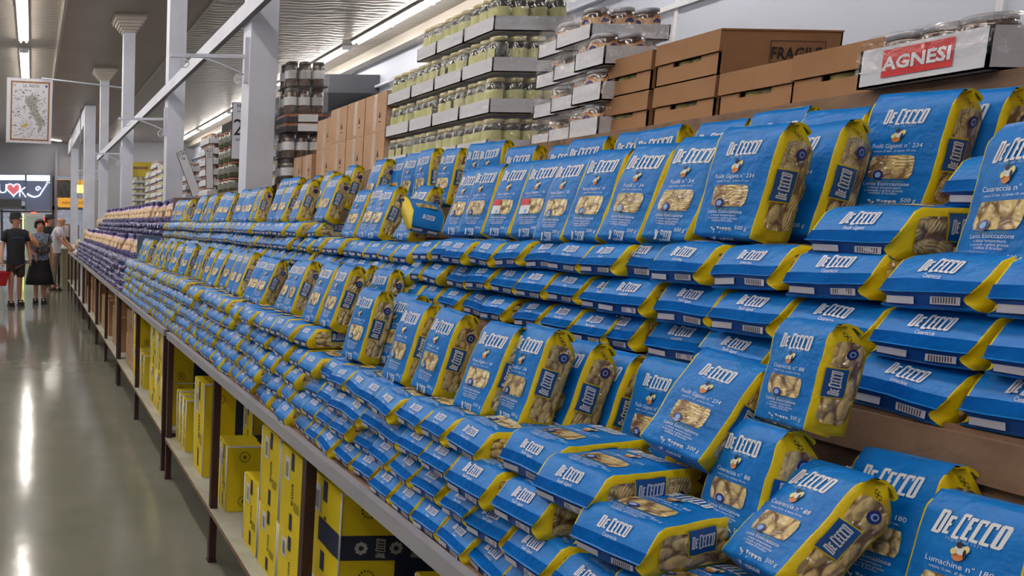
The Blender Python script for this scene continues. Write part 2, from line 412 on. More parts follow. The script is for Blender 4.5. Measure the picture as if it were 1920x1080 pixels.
    B.disc(em, 'F', -.02, .628, .0075 * k, .0095 * k, .0014, ORANGE); B.disc(em, 'F', .02, .655, .0085 * k, .0065 * k, .0018, WHITE)
    B.disc(em, 'F', .12, .668, .0036 * k, .0052 * k, .0022, CREAMP); B.disc(em, 'F', -.02, .684, .0038 * k, .0048 * k, .0026, DARK); B.disc(em, 'F', .10, .64, .002 * k, .006 * k, .0024, DARK)
    B.disc(em, 'F', -.10, .64, .0035 * k, .0045 * k, .0024, CREAMP)
    bf = new(); B.disc(bf, 'F', -.22, .325, .0085, .0085, .0026, NAVY); B.disc(bf, 'F', -.22, .325, .0050, .0050, .0030, PALE)
    B.disc(bd, 'R', .62, .755, .006, .006, .0030, PALE, 8); B.disc(bd, 'R', .62, .755, .0035, .0035, .0034, NAVY, 8)
    rc = new()
    for i in range(8):
        g = 2 * math.pi * i / 8; B.disc(rc, 'R', .62 + .0065 * math.cos(g) / B.d, .90 + .0065 * math.sin(g) / B.h, .0017, .0017, .0022, DARK, 5)
    B.disc(rc, 'R', .62, .90, .003, .0022, .0022, DARK, 6)
    out = [('wrapper', body.mesh('wrapper'), None, body)]
    def add(n, mb, par=None): out.append((n, mb.mesh(n), par, mb)); return len(out) - 1
    if pose == 'flat': add('seal_ridges', seal(B))
    add('end_logo', el)
    for b_ in bl: add('bottom_label', b_)
    if pose == 'stand': add('side_window', sw2)
    w1 = add('side_window', sw); add('quality_badge', bd, w1)
    s1 = add('side_label', sl); add('side_logo', slo, s1)
    add('brand_logo', lg); add('printed_text', tx); add('printed_emblem', em); f1 = add('front_window', fw); add('window_badge', bf, f1)
    if pose == 'stand': add('top_fold', top_fold(B)); add('recycling_mark', rc)
    PROTO[key] = out; return out
def top_fold(B):
    mb = MB(); w = B.w / 2 * .985; prof = [(.30, 1.0), (.42, 1.012), (.62, 1.0), (.80, .962), (.82, .945)]
    top = []; bot = []
    for t, v in prof:
        for sx in (-1, -.33, .33, 1):
            p = Vector((sx * w, t * B.d, v * B.h)); top.append(B.disp(p)); bot.append(B.disp(p - Vector((0, 0.002, .0045))))
    n = len(top)
    for i in range(4):
        for j in range(3):
            a = i * 4 + j
            mb.v = mb.v or []
            mb.poly([top[a], top[a + 1], top[a + 5], top[a + 4]], [(0, 1, 2, 3)], BLUE, True)
            mb.poly([bot[a], bot[a + 4], bot[a + 5], bot[a + 1]], [(0, 1, 2, 3)], YEL, True)
        mb.poly([top[i * 4 + 3], bot[i * 4 + 3], bot[i * 4 + 7], top[i * 4 + 7]], [(0, 1, 2, 3)], YEL)
        mb.poly([top[i * 4], top[i * 4 + 4], bot[i * 4 + 4], bot[i * 4]], [(0, 1, 2, 3)], YEL)
    mb.poly([top[16], top[17], top[18], top[19], bot[19], bot[18], bot[17], bot[16]], [(0, 1, 2, 3, 4, 5, 6, 7)], DARK)
    return mb
def seal(B):
    mb = MB(); n = 9
    for i in range(n):      # a ridged band that runs over the lip of the end flap
        v0 = .003 + i * .0050; m = BLUE
        for side in (0,):
            ys = [-.985, -.5, 0, .5, .985]
            a = [B.S('F', u, v0, .0006) for u in ys]; b = [B.S('F', u, v0 + .0036, .0021) for u in ys]; c = [B.S('F', u, v0 + .0050, .0006) for u in ys]
            g = a + b + c
            mb.poly(g, [(r_ * 5 + j, r_ * 5 + j + 1, (r_ + 1) * 5 + j + 1, (r_ + 1) * 5 + j) for r_ in (0, 1) for j in range(4)], m)
    ys = [-1, -.5, 0, .5, 1]
    a = [B.S('F', u, .001, .0012) for u in ys]; b = [p + Vector((0, .0015, -.0025)) for p in a]
    mb.poly(a + b, [(j, j + 1, j + 6, j + 5) for j in range(4)], BLUE)
    return mb
def bag_mw(x, y, z, yaw, lean, roll=0, sc=1.0):
    m = (rz(R(yaw)) @ rx(-R(lean)) @ ry(R(roll))).to_4x4(); m.translation = (x, y, z)
    return m @ Matrix.Diagonal((sc, sc, sc, 1))
FLATB = Matrix(((0, 0, 1), (-1, 0, 0), (0, -1, 0)))      # local x to -Y, y to -Z, z to +X
def flat_mw(x, y, ztop, yaw=0, tilt=0, roll=0, sc=1.0):
    m = (rz(R(yaw)) @ ry(R(tilt)) @ rx(R(roll)) @ FLATB).to_4x4(); m.translation = (x, y, ztop)
    return m @ Matrix.Diagonal((sc, sc, sc, 1))
def place_bag(mw, kind, pose, seed, lod, label, group):
    ps = bag_parts(kind, pose, seed, lod)
    if lod: o = link('pasta_bag', ps[0][1], None, mw)
    else:
        o = empty('pasta_bag', mw); ch = []
        for n, me, par, _ in ps:
            c = bpy.data.objects.new(n, me); C.objects.link(c); c.parent = o if par is None else ch[par]; ch.append(c)
    return tag(o, label, 'pasta bag', group)

SM = ['fusilli', 'penne']
QUEUE = []      # (size on view, kind, pose, seed, matrix, label, group, want_detail)
def q_bag(mw, kind, pose, label, group, bonus=1.0):
    t = mw.translation; dist = math.hypot(t.x, t.y)
    QUEUE.append((dist / bonus, kind, pose, random.randrange(3), mw, label, group))

# special bags near the camera, each with its own pose
SP = [('S1', .893, 2.045, 1.150, -85, 13, 2, 1.0, 'penne', 'blue pasta bag leaning apart before a gap, its pasta-window side to the near end'),
      ('S2', .965, 2.000, 1.148, -86, 17, 0, .98, 'fusilli', 'blue pasta bag tucked behind the one leaning apart on the front stack'),
      ('S3', .886, 1.785, 1.142, -90, 15, 0, 1.0, 'fusilli', 'blue pasta bag, narrow, wedged between the one leaning apart and a spiral-window one'),
      ('S4', .900, 1.666, 1.141, -88, 14, 3, .97, 'fusilli', 'blue pasta bag with its whole window side showing, two places beyond the spiral trio'),
      ('S5', .905, 1.492, 1.140, -86, 18, 1, .96, 'penne', 'blue pasta bag standing right beside the trio of spiral-pasta sides, mostly its front seen'),
      ('S6', .938, 1.415, 1.139, -94, 14, 0, .97, 'fusilli', 'blue pasta bag, foremost of the trio whose spiral-pasta sides face the camera'),
      ('S7', 1.010, 1.407, 1.108, -93, 16, -2, 1.0, 'fusilli', 'blue pasta bag, middle of the trio whose spiral-pasta sides face the camera'),
      ('S8', 1.080, 1.400, 1.078, -91, 14, 0, 1.04, 'fusilli', 'blue pasta bag, innermost of the spiral trio, next to a big leaning bag'),
      ('S9', 1.085, 1.255, 1.10, -92, 8, 0, .94, 'giganti', 'blue pasta bag half hidden behind the big spiral-pasta bag that leans back'),
      ('S10', .980, 1.085, 1.183, -79, 26, 8, .84, 'giganti', 'big leaning blue bag of giant spirals, tilted over the lying bags'),
      ('S11', 1.039, .976, 1.254, -99, 7, -1, .72, 'casareccia', 'blue bag of twisted pasta standing tallest on the front stack against the brown board'),
      ('S12', 1.001, 1.003, 1.080, -97, 9, -1, .84, 'casareccia', 'blue bag of twisted pasta wedged low between two leaning neighbours'),
      ('S13', .955, .918, 1.078, -102, 33, -4, .84, 'casareccia', 'blue bag of twisted pasta tipped far back with its side window showing, lowest corner'),
      ('S14', 1.075, .880, 1.062, -93, 13, -4, .88, 'lumachine', 'blue bag of snail-shaped pasta standing below the brown board'),
      ('S15', 1.040, .768, 1.045, -92, 13, -3, .88, 'lumachine', 'blue pasta bag cut by the frame edge beside the snail-pasta bag'),
      ('S16', 1.125, .985, 1.080, -100, 24, -5, .85, 'lumachine', 'blue pasta bag lying back against the brown board behind the tipped bag'),
      ('T1', 1.214, 1.282, 1.506, -88, 7, 3, .96, 'giganti', 'big blue bag of giant spirals standing foremost on the upper stack'),
      ('T2', 1.315, 1.285, 1.508, -86, 12, -1, 1.0, 'giganti', 'blue bag standing just behind the foremost giant-spiral bag, mostly its side window seen'),
      ('U0', 1.430, 1.345, 1.552, -88, 5, 4, .92, 'giganti', 'rear blue bag under the red-and-white tray, front mostly covered by bags before it'),
      ('U1', 1.432, 1.222, 1.554, -84, 3, 5, .95, 'giganti', 'wide blue giant-spiral bag at the rear right under the red-and-white tray'),
      ('U2', 1.512, 1.215, 1.556, -84, 3, 4, .95, 'lumachine', 'rearmost blue bag with its top just past the wide giant-spiral bag'),
      ('T3', 1.222, .912, 1.470, -108, 7, -1, .95, 'casareccia', 'blue bag of twisted pasta standing on the upper stack at the picture edge'),
      ('T4', 1.205, 1.395, 1.500, -86, 15, 3, 1.0, 'fusilli', 'blue pasta bag standing right beside the foremost giant-spiral bag'),
      ('T5', 1.198, 1.502, 1.498, -85, 16, 3, 1.0, 'fusilli', 'blue pasta bag standing on the upper stack, second beyond the giant-spiral bag'),
      ('T6', 1.196, 1.606, 1.496, -86, 15, 2, 1.0, 'penne', 'blue pasta bag standing on the upper stack, third beyond the giant-spiral bag'),
      ('T7', 1.196, 1.708, 1.492, -90, 15, 1, 1.0, 'penne', 'blue pasta bag standing on the upper stack, fourth beyond the giant-spiral bag'),
      ('T8', 1.222, 1.826, 1.500, -82, 16, -1, .98, 'promo', 'blue pasta bag with a red corner ticket, fifth beyond the giant-spiral bag'),
      ('T9', 1.215, 1.935, 1.500, -84, 15, 2, .98, 'promo', 'blue pasta bag with a red corner ticket, sixth beyond the giant-spiral bag'),
      ('T10', 1.215, 2.050, 1.500, -84, 14, 1, .98, 'fusilli', 'blue pasta bag standing seventh beyond the giant-spiral bag'),
      ('T11', 1.220, 2.150, 1.500, -88, 16, 1, .97, 'penne', 'blue pasta bag standing last before the fallen bag on the upper stack')]
GS, GF = 'blue pasta bags standing on the stacks', 'blue pasta bags lying in the stacks'
for n, x, y, z, yaw, ln, rl, sc, kind, lab in SP: q_bag(bag_mw(x, y, z, yaw, ln, rl, sc), kind, 'stand', lab, GS, 6)
# big lying bags at the near end of the front stack
for x, y, zt, yaw, tilt, kind, lab in [(.838, 1.015, 1.108, 13, -3, 'casareccia', 'lying blue bag of twisted pasta with its long yellow side and window to the camera'),
                                     (.842, 1.120, 1.150, 8, -2, 'giganti', 'lying blue bag of giant spirals just above and behind the twisted-pasta one'),
                                     (.855, 1.235, 1.160, 6, -3, 'giganti', 'lying blue bag whose end touches the foot of the spiral trio'),
                                     (.840, .945, 1.034, 12, -2, 'casareccia', 'lying blue bag lowest at the near end, cut by the bottom of the frame')]:
    q_bag(flat_mw(x, y, zt, yaw, tilt, 0, .98), kind, 'flat', lab, GF, 6)

def flat_stack(x0, z0, y0, y1, layers, kinds, pitch, th, name, keyn, sc=1.0, skip=None):
    for l in range(layers):
        y = y0 + random.uniform(0, .04); i = keyn[l] if l < len(keyn) else 0
        while y < y1:
            i += 1; p = random.choice(pitch); mw = flat_mw(x0 + random.uniform(-.006, .008) + .003 * l, y + p / 2, z0 + (l + 1) * th + random.uniform(-.002, .002) + .0025 * math.sin(y * 4 + l), random.uniform(-5, 5), random.uniform(-1.5, 3.5), random.uniform(-4, 4), sc)
            if random.random() < .18: mw = Matrix.Translation((random.uniform(-.022, .02), 0, 0)) @ mw
            lab = 'blue pasta bag lying in the %s, %s layer up, %s from the near end' % (name, nth(l + 1), nth(i))
            if not skip or not skip(l, y): q_bag(mw, random.choice(kinds), 'flat', lab, GF)
            y += p + (.004 * random.random() if y > 2.2 else 0)
        if l < len(keyn): keyn[l] = i
        else: keyn.append(i)
SMP = (.0975, .098, .099, .1, .101, .106, .118, .136)
kf = []; kr = []
flat_stack(.825, .887, .86, 1.30, 3, ['giganti', 'casareccia'], (.118, .122, .126), .0660, 'front stack', kf, skip=lambda l, y: l == 2 and y < 1.05 or l == 1 and y < .93)
flat_stack(.825, .887, 1.305, 2.16, 4, SM, SMP, .0640, 'front stack', kf)
flat_stack(.825, .887, 2.165, 6.72, 5, SM, SMP, .0638, 'front stack', kf, skip=lambda l, y: (l >= 2 and y < 2.26) or (l >= 3 and 3.0 < y < 3.13) or (l >= 4 and (3.9 < y < 4.05 or 5.0 < y < 5.15)))
flat_stack(1.165, 1.284, .72, 1.42, 3, ['giganti', 'casareccia', 'lumachine'], (.118, .121, .126, .13), .0715, 'upper stack', kr)
flat_stack(1.165, 1.284, 1.425, 2.25, 3, SM, (.099, .100, .104, .112, .122), .0690, 'upper stack', kr)
flat_stack(1.165, 1.284, 2.26, 3.1, 3, SM, SMP, .0640, 'upper stack', kr)
flat_stack(1.165, 1.284, 3.11, 6.72, 4, SM, SMP, .0640, 'upper stack', kr)
# two extra lying bags on the upper stack at the near end
q_bag(flat_mw(1.20, 1.062, 1.560, 4, 0, 0, 1), 'giganti', 'flat', 'blue giant-spiral bag lying on top of the upper stack by the standing pair', GF, 6)
q_bag(flat_mw(1.30, .990, 1.560, 2, 0, 0, 1), 'casareccia', 'flat', 'lower of two blue bags lying on the upper stack behind the standing twisted-pasta bag', GF, 6)
q_bag(flat_mw(1.31, .985, 1.632, 2, 0, 0, 1), 'casareccia', 'flat', 'upper of two blue bags lying on the upper stack behind the standing twisted-pasta bag', GF, 6)
q_bag(flat_mw(1.24, 2.30, 1.560, 72, -18, 12, 1), 'fusilli', 'flat', 'fallen blue bag, yellow end toward the camera, on the upper stack', GF, 6)

def stand_row(x, z, y0, y1, name, start, pitch, lean=(16, 23), gaps=.1, step=.02):
    y = y0; i = start
    while y < y1:
        cl = random.choice((1, 1, 2, 2) if x < 1.1 else (1, 2, 2, 3)); ln = random.uniform(*lean); yw = random.uniform(-96, -76)
        for _ in range(cl):
            if y >= y1: break
            i += 1; sc = random.uniform(.95, 1.02)
            zz = z(y) if callable(z) else z
            lab = 'blue bag standing on the %s, %s from the near end' % (name, nth(i))
            q_bag(bag_mw(x + random.uniform(-.025, .02), y, zz + .001, yw + random.uniform(-4, 4), ln + random.uniform(-2, 3), random.uniform(-3, 3), sc), random.choice(SM), 'stand', lab, GS, 2.1)
            y += random.choice(pitch)
        y += random.uniform(.4 * gaps + .03, gaps + .03)
stand_row(.925, 1.207, 2.30, 6.62, 'front stack', 8, (.100, .103, .106), gaps=.13)
stand_row(1.055, 1.20, 2.30, 2.75, 'second row of the front stack', 0, (.11, .14), lean=(14, 20))
stand_row(1.225, 1.478, 2.48, 3.08, 'upper stack', 12, (.102, .11), gaps=.05)
stand_row(1.235, 1.541, 3.14, 6.66, 'upper stack', 18, (.102, .106, .112), gaps=.10)
stand_row(1.440, 1.552, 1.44, 2.22, 'rear step', 0, (.108, .116), lean=(4, 9), gaps=.01)
stand_row(1.465, 1.600, 2.40, 3.05, 'rear step', 7, (.104, .108), lean=(4, 9), gaps=.03)
stand_row(1.415, 1.600, 3.12, 4.6, 'rear step', 13, (.11, .13, .16), lean=(8, 22), gaps=.18)

QUEUE.sort(key=lambda q: q[0])
NEAR = QUEUE[:300]
for k, (dd, kind, pose, seed, mw, lab, grp) in enumerate(NEAR):
    t = mw.translation
    lod = 0 if (k < 34 or t.y < 2.15 or (pose == 'stand' and t.y < 3.0)) else 1
    place_bag(mw, kind, pose, seed, lod, lab, grp)
far = MB()
for dd, kind, pose, seed, mw, lab, grp in QUEUE[300:]:
    far.merge(bag_parts(kind, pose, seed, 1)[0][3], mw)
print('BAGS', len(QUEUE), 'far', len(QUEUE) - 300)
o = far.build('distant_pasta_bags'); tag(o, 'far part of the blue pasta bag stacks, bags too small to tell apart', 'pasta bags', kind='stuff')

# ------------------------------------------------------------------ the building
def struct(name, mb): o = mb.build(name); o['kind'] = 'structure'; return o
FLOORM = mat('polished_floor', rgb(128, 128, 116), 0.12, bump=(3.2, 0.12, 0.015), var=(2.2, rgb(116, 118, 104), .35, .7), spec=0.55)
struct('floor', MB().box(-7, 6.9, -3, 34, -.1, 0, FLOORM))
def tin(name, col, sc):
    if name in MATS: return MATS[name]
    m = mat(name, col, 0.32, spec=0.5); nt = m.node_tree; N = nt.nodes; L = nt.links; p = N['Principled BSDF']
    tc = N.new('ShaderNodeTexCoord'); v = N.new('ShaderNodeTexVoronoi'); v.inputs['Scale'].default_value = sc; v.feature = 'SMOOTH_F1'
    w = N.new('ShaderNodeTexWave'); w.inputs['Scale'].default_value = 2.0; w.inputs['Distortion'].default_value = 7; w.inputs['Detail'].default_value = 2; w.bands_direction = 'Y'
    L.new(tc.outputs['Object'], v.inputs['Vector']); L.new(tc.outputs['Object'], w.inputs['Vector'])
    a = N.new('ShaderNodeMath'); a.operation = 'ADD'; L.new(v.outputs['Distance'], a.inputs[0]); L.new(w.outputs['Fac'], a.inputs[1])
    b = N.new('ShaderNodeBump'); b.inputs['Strength'].default_value = 0.3; b.inputs['Distance'].default_value = 0.02
    L.new(a.outputs[0], b.inputs['Height']); L.new(b.outputs['Normal'], p.inputs['Normal']); return m
CEIL = tin('pressed_tin_ceiling', rgb(168, 160, 150), 5)
SOFF = mat('plain_soffit_paint', rgb(158, 146, 136), 0.4, var=(1.2, rgb(150, 138, 130)))
CREAMT = mat('ceiling_trim_paint', rgb(190, 184, 174), 0.45)
WALLP = mat('pale_wall_paint', rgb(194, 201, 217), 0.6)
FARW = mat('grey_far_wall_paint', rgb(168, 170, 178), 0.7)
struct('ceiling', MB().box(-7, .5, -3, 34, 4.80, 4.9, CEIL).box(2.62, 6.9, -3, 34, 4.80, 4.9, CEIL))
struct('soffit_ceiling', MB().box(.5, 2.62, -3, 34, 4.74, 4.9, SOFF))
for n, x0 in ((1, .46), (2, 2.60)):
    struct('trim_%d' % n, MB().box(x0, x0 + .05, -3, 34, 4.72, 4.80, CREAMT).box(x0 - .02, x0 + .07, -3, 34, 4.765, 4.80, CREAMT))
struct('wall_right', MB().box(6.6, 6.75, -3, 34, 0, 4.9, WALLP))
struct('trim_3', MB().box(6.35, 6.6, -3, 34, 4.62, 4.80, CREAMT).box(6.5, 6.6, -3, 34, 4.12, 4.16, PAINT))
for n, y in ((4, 5.06), (5, 7.72), (6, 10.4), (7, 13.0), (8, 15.6)): struct('trim_%d' % n, MB().box(6.575, 6.6, y - .02, y + .02, 0, 4.12, WCARD))
struct('trim_9', MB().box(6.55, 6.6, -3, 34, 3.75, 3.80, WCARD))
struct('wall_left', MB().box(-7.1, -7, -3, 34, 0, 4.9, FARW))
struct('wall_back', MB().box(-7, 6.9, -3.1, -3, 0, 4.9, FARW))
struct('wall_far', MB().box(-7, 6.9, 31, 31.15, 3.42, 4.9, FARW).box(2.3, 6.9, 31, 31.15, 0, 3.42, FARW).box(.92, 1.02, 30.7, 31.1, 0, 4.4, FARW))
struct('duct_beam', MB().box(5.5, 6.59, 14.4, 22, 4.02, 4.36, mat('grey_duct_panel', rgb(78, 80, 88), .5)))
# daylight seen through the shop front
SKYE = mat('daylight_through_shopfront', rgb(200, 208, 220), 0.9, emit=(rgb(205, 215, 235), 0.28), var=(1.3, rgb(120, 132, 160)))
struct('exterior', MB().box(-7, 2.4, 33.6, 33.7, 0, 3.6, SKYE))
STEELG = mat('grey_shopfront_frame', rgb(110, 114, 124), .45)
w = MB()
for x in (-3.3, -1.25, .02, .86, 2.25): w.box(x - .05, x + .05, 31.0, 31.1, 0, 3.42, STEELG)
w.box(-7, 2.3, 31.0, 31.1, 2.05, 2.2, STEELG)
struct('window_1', w); wg = MB().box(-7, 2.3, 31.04, 31.05, .1, 2.05, GLASS).build('window_glass', bpy.data.objects['window_1'])

# columns with caps, beams between them
COLY = [(5.03, .18, 0), (8.06, .18, 0), (12.1, .18, 1), (16.1, .18, 1), (20.9, .30, 0), (28.0, .27, 0)]
for i, (y, s, cap) in enumerate(COLY):
    x = 1.43; c = MB().box(x, x + s, y, y + s, 0, 4.5 if cap else 4.74, PAINT)
    o = struct('column', c)
    if cap:
        k = MB(); a = x + s / 2; b = y + s / 2
        for hw_, z0, z1 in ((.11, 4.49, 4.53), (.14, 4.53, 4.57), (.17, 4.57, 4.61), (.20, 4.61, 4.65), (.235, 4.65, 4.70), (.26, 4.70, 4.742)):
            k.box(a - hw_, a + hw_, b - hw_, b + hw_, z0, z1, CREAMT)
        k.build('column_cap', o)
struct('beam', MB().box(1.385, 1.43, -3, 16.28, 2.86, 2.965, PAINT, {'bottom': mat('beam_underside_shade', rgb(120, 122, 130), .6)}))  # underside shade painted in as a darker grey
struct('beam', MB().box(1.44, 1.66, 20.95, 31, 4.24, 4.72, PAINT))

# fluorescent battens
TUBE = mat('fluorescent_tube', rgb(255, 255, 255), .5, emit=(rgb(255, 246, 236), 30.0))
BAT = mat('white_batten_housing', rgb(214, 216, 222), .4)
def batten(x, y0, n, label, zc=4.74, pair=.05, group='fluorescent battens'):
    o = empty('fluorescent_light', at(x, y0, zc))
    MB().box(-.09, .09, 0, n * 1.24, .02, .058, BAT).build('housing', o)
    for k in range(n):
        for sx in (-pair, pair):
            MB().tube([(sx, k * 1.24 + .03, 0), (sx, k * 1.24 + 1.22, 0)], .017, TUBE, 8).build('tube', o)
        MB().box(-.085, .085, k * 1.24 - .012, k * 1.24 + .014, -.028, .03, BAT).build('lamp_holder', o)
    return tag(o, label, 'ceiling light', group)
ys = [-2.0, 2.0, 6.2, 10.2, 14.65, 18.8, 22.9]
for i, y in enumerate(ys): batten(-.16, y, 3, 'twin-tube light over the aisle, %s along the ceiling from the near end' % nth(i + 1))
ys = [.5, 4.5, 9.9, 14.0, 18.1, 22.2, 26.3]
for i, y in enumerate(ys): batten(5.76, y, 3, 'twin-tube light by the right wall cornice, %s along from the near end' % nth(i + 1))
for i, y in enumerate((-1.0, 5.0, 11.0, 17.0, 23.0)): batten(-4.2, y, 3, 'twin-tube light above the next aisle over, %s along from the near end' % nth(i + 1)); batten(-2.3, y - 1.5, 3, 'added unseen twin-tube fill light between the aisle row and the next aisle, %s along' % nth(i + 1))  # second row is added out of view to brighten the aisle-facing sides
batten(3.35, 27.2, 2, 'short twin-tube light above the far jar displays by the end wall')
o = batten(.35, 29.2, 1, 'small angled twin-tube light beneath the hanging poster'); o.rotation_euler = (0, 0, R(-38))

# brackets on the columns
for i, (y, s, cap) in enumerate(COLY[:4]):
    o = empty('wall_bracket', at(1.43, y + .03, 2.63))
    MB().box(-.52, 0, 0, .02, -.012, .012, PAINT).build('arm', o)
    MB().box(-.03, 0, -.01, .03, -.17, .12, PAINT).build('mounting_plate', o)
    st = [(-.30, .01, -.012), (-.2, .01, -.045), (-.1, .01, -.085), (-.01, .01, -.125)]
    MB().tube(st, .006, PAINT, 6).build('strut', o)
    for cx, cz, r0, a0 in ((-.42, -.045, .045, 90), (-.06, -.155, .04, 60)):
        pts = [(cx + (r0 * (1 - t / 22)) * math.cos(R(a0 + t * 24)), .01, cz + (r0 * (1 - t / 22)) * math.sin(R(a0 + t * 24))) for t in range(0, 18)]
        MB().tube(pts, .005, PAINT, 6).build('scroll', o)
    tag(o, 'white scrolled iron bracket on the %s square column from the near end' % nth(i + 1), 'bracket', 'scroll brackets on the columns')

# hanging poster
o = empty('hanging_poster', at(1.43, 12.15, 3.66, 0))
MB().tube([(-.01, 0, 0), (-1.29, -.36, .06)], .011, PAINT, 8).build('rod', o)
MAPB = mat('poster_border', rgb(132, 84, 66), .6, var=(40, rgb(170, 130, 90)))
pm = mat('poster_paper', rgb(224, 226, 236), .5)
pb = MB(); W2, H2 = .70, .97
pb.box(-W2, 0, 0, .012, -H2, 0, pm)
pn = pb.build('panel', o, None); pn.matrix_basis = Matrix.Translation((-1.12, -.32, .05)) @ Matrix.Rotation(R(4), 4, 'Z') @ Matrix.Rotation(R(1.2), 4, 'Y')
b = MB()
for x0, x1, z0, z1 in ((-.64, -.04, -.07, -.045), (-.64, -.04, -.935, -.91), (-.64, -.615, -.935, -.045), (-.065, -.04, -.935, -.045)): b.box(x0, x1, -.003, 0, z0, z1, MAPB)
b.build('printed_border', pn)
b = MB(); v, f = text2d('LA  PASTA'); b.poly([(-.33 + x * .04, -.003, -.135 + y * .045) for x, y in v], f, DARK); b.build('title', pn)
b = MB(); b.box(-.11, -.08, -.003, 0, -.125, -.095, NAVY); b.box(-.60, -.59, -.003, 0, -.125, -.09, OLIVEI); b.box(-.575, -.565, -.003, 0, -.125, -.09, REDP); b.build('flag_marks', pn)
b = MB(); rnd = random.Random(4)
GB = mat('poster_map_green', rgb(160, 164, 160), .6); GM = mat('poster_ink', rgb(110, 112, 122), .6)
boot = [(-.42, -.30), (-.32, -.24), (-.22, -.28), (-.24, -.40), (-.20, -.52), (-.12, -.62), (-.09, -.68), (-.14, -.70), (-.16, -.76), (-.22, -.82), (-.20, -.72), (-.27, -.60), (-.33, -.48), (-.40, -.38)]
b.poly([(x, -.003, z) for x, z in boot], [tuple(range(len(boot)))], GB)
for i in range(330):
    x = rnd.uniform(-.60, -.08); z = rnd.uniform(-.9, -.17); a = rnd.uniform(.004, .02); c = rnd.uniform(.002, .008); g = rnd.uniform(-.8, .8)
    pts = [(x + a * math.cos(t) * math.cos(g) - c * math.sin(t) * math.sin(g), -.0045, z + a * math.cos(t) * math.sin(g) + c * math.sin(t) * math.cos(g)) for t in [k * math.pi / 3 for k in range(6)]]
    b.poly(pts, [tuple(range(6))], rnd.choice([GM, GM, GB, DARK, MAPB]))
b.poly([(-.42 + .05 * math.cos(t), -.005, -.71 + .028 * math.sin(t) + .02 * math.cos(t)) for t in [k * math.pi / 5 for k in range(10)]], [tuple(range(10))], mat('poster_gold', rgb(206, 172, 104), .6))
b.build('printed_map', pn)
tag(o, 'framed pasta-map poster hanging from a rod on the third column', 'poster')

# ------------------------------------------------------------------ tables
TABS = [(-.15, 4.36), (4.46, 6.95), (6.99, 9.36), (9.40, 11.84), (11.88, 14.06), (14.10, 16.8)]
for i, (y0, y1) in enumerate(TABS):
    o = empty('display_table', at(0, 0, 0))
    MB().box(.812, 1.62, y0, y1, .858, .886, WOOD).build('table_top', o)
    MB().box(.798, .812, y0, y1, .852, .890, METALEDGE).box(.812, .822, y0, y1, .886, .890, METALEDGE).build('edge_strip', o)
    MB().box(.80, 1.60, y0 + .03, y1 - .03, .235, .255, SHELFB, {'x0': WOOD}).build('lower_shelf', o)
    for yy in ((y0 + .03, (y0 + y1) / 2, y1 - .03) if i else (y0 + .03, 1.0, 2.105, 3.22, 4.33)):
        for x in (.822, 1.57):
            MB().box(x - .016, x + .016, yy - .016, yy + .016, .006, .858, LEGM).box(x - .02, x + .02, yy - .02, yy + .02, 0, .008, LEGM).build('leg', o)
        MB().box(.83, 1.56, yy - .012, yy + .012, .205, .235, LEGM).build('cross_rail', o)
    tag(o, 'long display table with dark steel legs, %s along the aisle from the near end' % nth(i + 1), 'table', 'display tables along the aisle')
# board risers on the tables
def riser(x0, x1, y0, y1, z0, z1, lab):
    o = MB().box(x0, x1, y0, y1, z0, z1, WOOD).build('riser_board'); tag(o, lab, 'riser', 'brown board risers')
    MB().box(x0 - .012, x0, y0, y1, z1 - .062, z1 - .006, WOOD).build('front_batten', o)
for i, (y0, y1) in enumerate([(-.45, 3.5), (3.52, 6.8), (6.84, 10.4), (10.44, 13.6)]):
    riser(1.17, 1.40, y0, y1, .888, 1.283, 'brown board step under the upper stack, %s from the near end' % nth(i + 1))
    if i < 2: riser(1.405, 1.60, y0, min(y1, 5.0), .888, 1.55 if i == 0 else 1.552, 'brown board rear step behind the upper stack, %s from the near end' % nth(i + 1))
for i, (y0, y1) in enumerate([(-.45, 4.98), (5.22, 8.04), (8.26, 13.45)]):
    o = MB().box(1.625, 2.35, y0, y1, 1.55 if y0 < 4 else 1.6, 1.795, WOOD).box(1.66, 2.3, y0 + .05, y1 - .05, .0, 1.55, WOOD).build('rear_shelf_unit'); tag(o, 'brown rear shelf unit under jars and cartons, %s from the near end' % nth(i + 1), 'shelf unit', 'rear shelf units')
# divider boards
o = MB().box(.95, 1.16, 6.74, 6.76, 1.21, 1.42, mat('blue_grey_board', rgb(84, 104, 128), .5)).build('divider_board'); tag(o, 'blue-grey divider board between blue bags and purple bags, lower one', 'divider')
o = MB().box(1.27, 1.55, 6.76, 6.78, 1.545, 1.76, mat('grey_brown_board', rgb(120, 106, 98), .6)).build('divider_board'); tag(o, 'brown divider board between blue bags and purple bags, upper one', 'divider')

